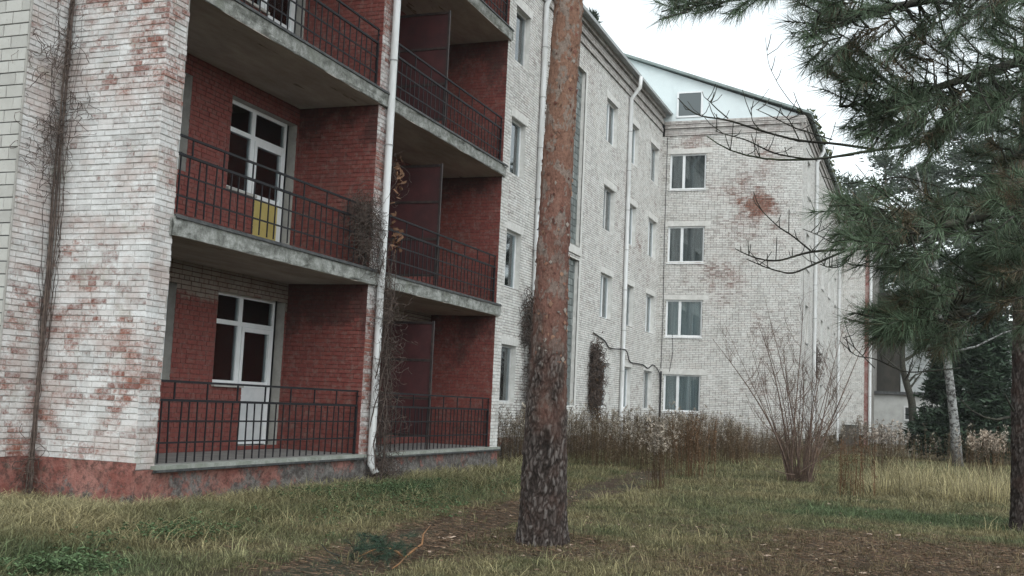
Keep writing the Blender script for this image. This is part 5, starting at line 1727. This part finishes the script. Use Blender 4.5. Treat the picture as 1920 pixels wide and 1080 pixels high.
# ================================================================ BACKGROUND
def annex():
    b = np.array([75., -2., -.5])
    r = root('annex_building', b, 'low pale annex with a dark roof edge behind the trees, at the far right', 'building')
    m = MB(); m.box(75, 84, -14, 3.4, -.7, 2.62)
    fr = Frame((74.995, 0, 0), (0, 1, 0), (-1, 0, 0))
    w = m.build('wall', plain('pale_annex_wall', (.40, .40, .39), (.30, .30, .29), 1.2, .9), r)
    m = MB(); m.box(74.7, 84.3, -14.3, 3.7, 2.62, 2.80); m.build('roof_edge', M['dark_edge'], r)
    wm = MB()
    for (a, c, d, e) in ((-.22, 1.30, .98, 1.08), (-.22, 1.30, 1.82, 1.92), (-.22, -.12, 1.08, 1.82), (.32, .56, 1.08, 1.82), (1.20, 1.30, 1.08, 1.82)): wm.fbox(fr, a, c, d, e, 0, .06)
    wo = wm.build('window', M['pvc_old'], r)
    dk = plain('dark_annex_glass', (.025, .027, .028), None, rough=.3)
    for (a, c) in ((-.12, .32), (.56, 1.20)): MB().fbox(fr, a, c, 1.08, 1.82, .005, .02).build('pane', dk, wo)
    m = MB(); m.box(80, 90, -16, 1.6, 2.81, 7.6); m.build('upper_wall', plain('pale_upper_wall', (.44, .46, .46), (.38, .40, .40), 1.5, .9), r)
    m = MB(); m.box(79.6, 90.4, -16.4, 2.0, 7.6, 7.85); m.build('roof', M['roof'], r)
    m = MB(); m.box(79, 88, 1.65, 6.5, 2.81, 9.6); m.build('dark_upper_storey', plain('dark_brown_wall', (.030, .029, .025), (.055, .048, .04), .8, .9), r)
    m = MB()
    for y in np.arange(-6, 1.5, .25): m.box(75.5, 75.53, y, y + .03, 2.82, 3.25)
    m.box(75.49, 75.54, -6, 1.5, 3.25, 3.3); m.build('roof_railing', M['pvc_old'], r)['kind'] = 'stuff'
    r2 = root('utility_box', (66.2, 3.9, -.5), 'small dark metal box on the ground against the far wing wall', 'box')
    m = MB(); m.box(65.7, 66.3, 3.55, 4.4, -.6, .55); m.build('body', plain('dark_metal_box', (.07, .07, .065), (.12, .11, .1), 3, .7), r2)
    m = MB(); m.box(65.66, 66.34, 3.51, 4.44, .55, .60); m.build('lid', M['dark_edge'], r2)
    m = MB(); m.box(65.68, 65.699, 3.65, 4.3, -.45, .45); m.build('door', plain('box_door', (.09, .085, .08), None), r2)


annex()


def bare_tree(name, pts, rads, lab, bark, seed, nbr, cat='tree', brl=(.8, 2.2)):
    g = np.random.default_rng(seed)
    P = np.array(pts, float); r = root(name, P[0], lab, cat)
    s = np.linspace(0, 1, len(P)); tt = np.linspace(0, 1, 40); Q = np.stack([np.interp(tt, s, P[:, i]) for i in range(3)], 1)
    for _ in range(3): Q[1:-1] = (Q[:-2] + 2 * Q[1:-1] + Q[2:]) / 4
    ra = np.interp(tt, s, rads)
    m = MB(); m.tube(Q, ra, 12); m.build('trunk', M[bark], r, smooth=True)
    for i in range(nbr):
        j = int(g.uniform(.28, .97) * 39); a = g.uniform(0, 6.28); L = g.uniform(*brl)
        d = np.array([math.cos(a), math.sin(a), g.uniform(.3, 1.0)]); d /= np.linalg.norm(d)
        t = np.linspace(0, 1, 8)[:, None]; B = Q[j] + d * L * t + np.array([0, 0, .25]) * L * t ** 2 + np.cumsum(g.normal(0, .03, (8, 3)), 0)
        m = MB(); m.tube(B, np.linspace(ra[j] * .42, .008, 8), 5)
        for k in range(7):
            q = B[int(g.integers(2, 8))]; e = d + g.normal(0, .6, 3); e /= np.linalg.norm(e); l2 = L * g.uniform(.2, .5)
            m.tube([q, q + e * l2 * .5 + np.array([0, 0, -.02]), q + e * l2 + np.array([0, 0, .05])], [.011, .008, .004], 4, False)
            for z in range(3):
                e2 = e + g.normal(0, .6, 3); e2 /= np.linalg.norm(e2); q2 = q + e * l2 * g.uniform(.3, 1)
                m.tube([q2, q2 + e2 * l2 * .5], [.006, .003], 3, False)
        m.build('branch', M[bark], r)
    return r


D = 38.3
bt = bare_tree('birch_tree', [at(1796, 878, D), at(1790, 800, D), at(1781, 715, D), at(1770, 630, D), at(1762, 560, D + .3), at(1752, 480, D + .6), at(1735, 390, D + 1), at(1716, 310, D + 1.4)], [.20, .165, .145, .13, .11, .09, .07, .035], 'leaning white barked birch in front of the dark evergreen', 'birch', 5, 16)
for pts in ([(1752, 470), (1720, 440), (1680, 400), (1644, 356), (1604, 308)], [(1771, 625), (1800, 605), (1830, 590), (1838, 580)], [(1785, 660), (1830, 650), (1880, 625), (1910, 615)]):
    mm = MB(); mm.tube([at(p[0], p[1], D - .3 * i) for i, p in enumerate(pts)], np.linspace(.045, .015, len(pts)), 6); mm.build('branch', M['birch'], bt, smooth=True)
D = 56.
bare_tree('bare_tree', [at(1712, 826, D), at(1712, 790, D), at(1710, 752, D), at(1700, 720, D), at(1692, 690, D), at(1692, 650, D), at(1700, 600, D + .5), at(1690, 540, D + .8)], [.24, .20, .19, .17, .15, .13, .09, .04], 'slim dark leafless tree in front of the pale annex wall', 'limb', 6, 16, brl=(1., 2.6))
bb = at(1818, 842, 43.); bb[2] = -.5
pine('evergreen_tree', bb, 8.0, .16, .55, 2.15, 81, 'dense dark evergreen standing behind the leaning birch', ncl=620, ntri=80, size=.24, col=(.022, .040, .022), shape='cone', flat=.6, droop=.12)

GR = 'tall pines behind the far wing'
for (px_, top, d, rad, c0, sd_, lab) in ((1585, 318, 92, 3.4, .42, 1, 'hazy pine rising just behind the far wing roof edge'),
                                         (1655, 270, 99, 3.6, .40, 2, 'hazy tall pine behind the wing, left of the birch top'),
                                         (1735, 300, 84, 3.2, .35, 3, 'hazy broad pine between the birch top and the near boughs'),
                                         (1800, 220, 104, 3.8, .45, 4, 'far tall pine showing through the near pine boughs'),
                                         (1862, 140, 72, 3.0, .50, 5, 'tallest pine at right, its crown against the white sky'),
                                         (1935, 260, 66, 3.0, .35, 6, 'pine at the right edge behind the grey trunk')):
    b_ = at(px_, 830, d); b_[2] = -.55
    tp = at(px_, top, d)
    h_ = tp[2] + .55
    pine('pine_tree', b_, h_, .24, h_ * c0, rad, sd_ + 10, lab, GR, ncl=85, ntri=110, size=.42, col=(.042, .06, .040), flat=.42)
b_ = at(1106, 27, 74.); b_[2] = -.5
pine('pine_tree', b_, at(1106, 27, 74.)[2] + .5, .24, 21, .75, 31, 'pine top peeping over the main roof beside the big trunk', None, ncl=60, ntri=110, size=.42, col=(.042, .06, .040), flat=.42)


def woods_behind():
    """the pine wood the path comes out of; it shows in the window panes"""
    g = np.random.default_rng(67)
    Vs = []; Fs = []; Cs = []; off = 0
    for i in range(26):
        b = np.array([g.uniform(-75, -32), g.uniform(-34, 30), -.6]); h = g.uniform(11, 19)
        V, F, C, _ = needle_crown(g, h * .3, h, g.uniform(2.4, 3.6), 40, 40, .8, (.034, .048, .034), .6, .1, 'pine')
        Vs.append(V + b); Fs.append(F + off); Cs.append(C); off += len(V)
        m = MB(); m.tube([b, b + np.array([0, 0, h * .95])], [.2, .05], 6); v = m.v[0]
        t = np.array([(q[0], q[1], q[2]) for q in m.f if len(q) == 4] + [(q[0], q[2], q[3]) for q in m.f if len(q) == 4])
        Vs.append(v); Fs.append(t + off); Cs.append(np.tile([.09, .06, .045], (len(v), 1))); off += len(v)
    put('pine_woods', np.concatenate(Vs), np.concatenate(Fs), np.concatenate(Cs), M['needle'], kind='stuff')


woods_behind()


def forest():
    """the wood beyond: one mass of trunks and dark crowns"""
    g = np.random.default_rng(66)
    Vs = []; Fs = []; Cs = []; off = 0
    for i in range(46):
        d = g.uniform(105, 150); px_ = g.uniform(1560, 2350); b = at(px_, 800, d); b[2] = -.6
        h = g.uniform(9, 19)
        V, F, C, _ = needle_crown(g, h * .06, h, g.uniform(2.4, 4), 60, 70, .7, (.032, .044, .034), .6, .1, 'cone' if i % 2 else 'pine')
        Vs.append(V + b); Fs.append(F + off); Cs.append(C); off += len(V)
    put('far_woods', np.concatenate(Vs), np.concatenate(Fs), np.concatenate(Cs), M['needle'], kind='stuff')


forest()


# ================================================================ HAZE
def haze(density):
    m = bpy.data.materials.new('damp_air'); m.use_nodes = True; t = m.node_tree; t.nodes.clear()
    o = t.nodes.new('ShaderNodeOutputMaterial'); v = t.nodes.new('ShaderNodeVolumePrincipled')
    v.inputs['Color'].default_value = (0.93, 0.955, 0.97, 1); v.inputs['Density'].default_value = density; v.inputs['Anisotropy'].default_value = 0.2
    t.links.new(v.outputs[0], o.inputs['Volume'])
    hb = MB().box(-425, 605, -505, 505, -1.8, 24.5).build('haze', m)
    hb['kind'] = 'stuff'


scene.cycles.volume_bounces = 2
haze(0.0004)
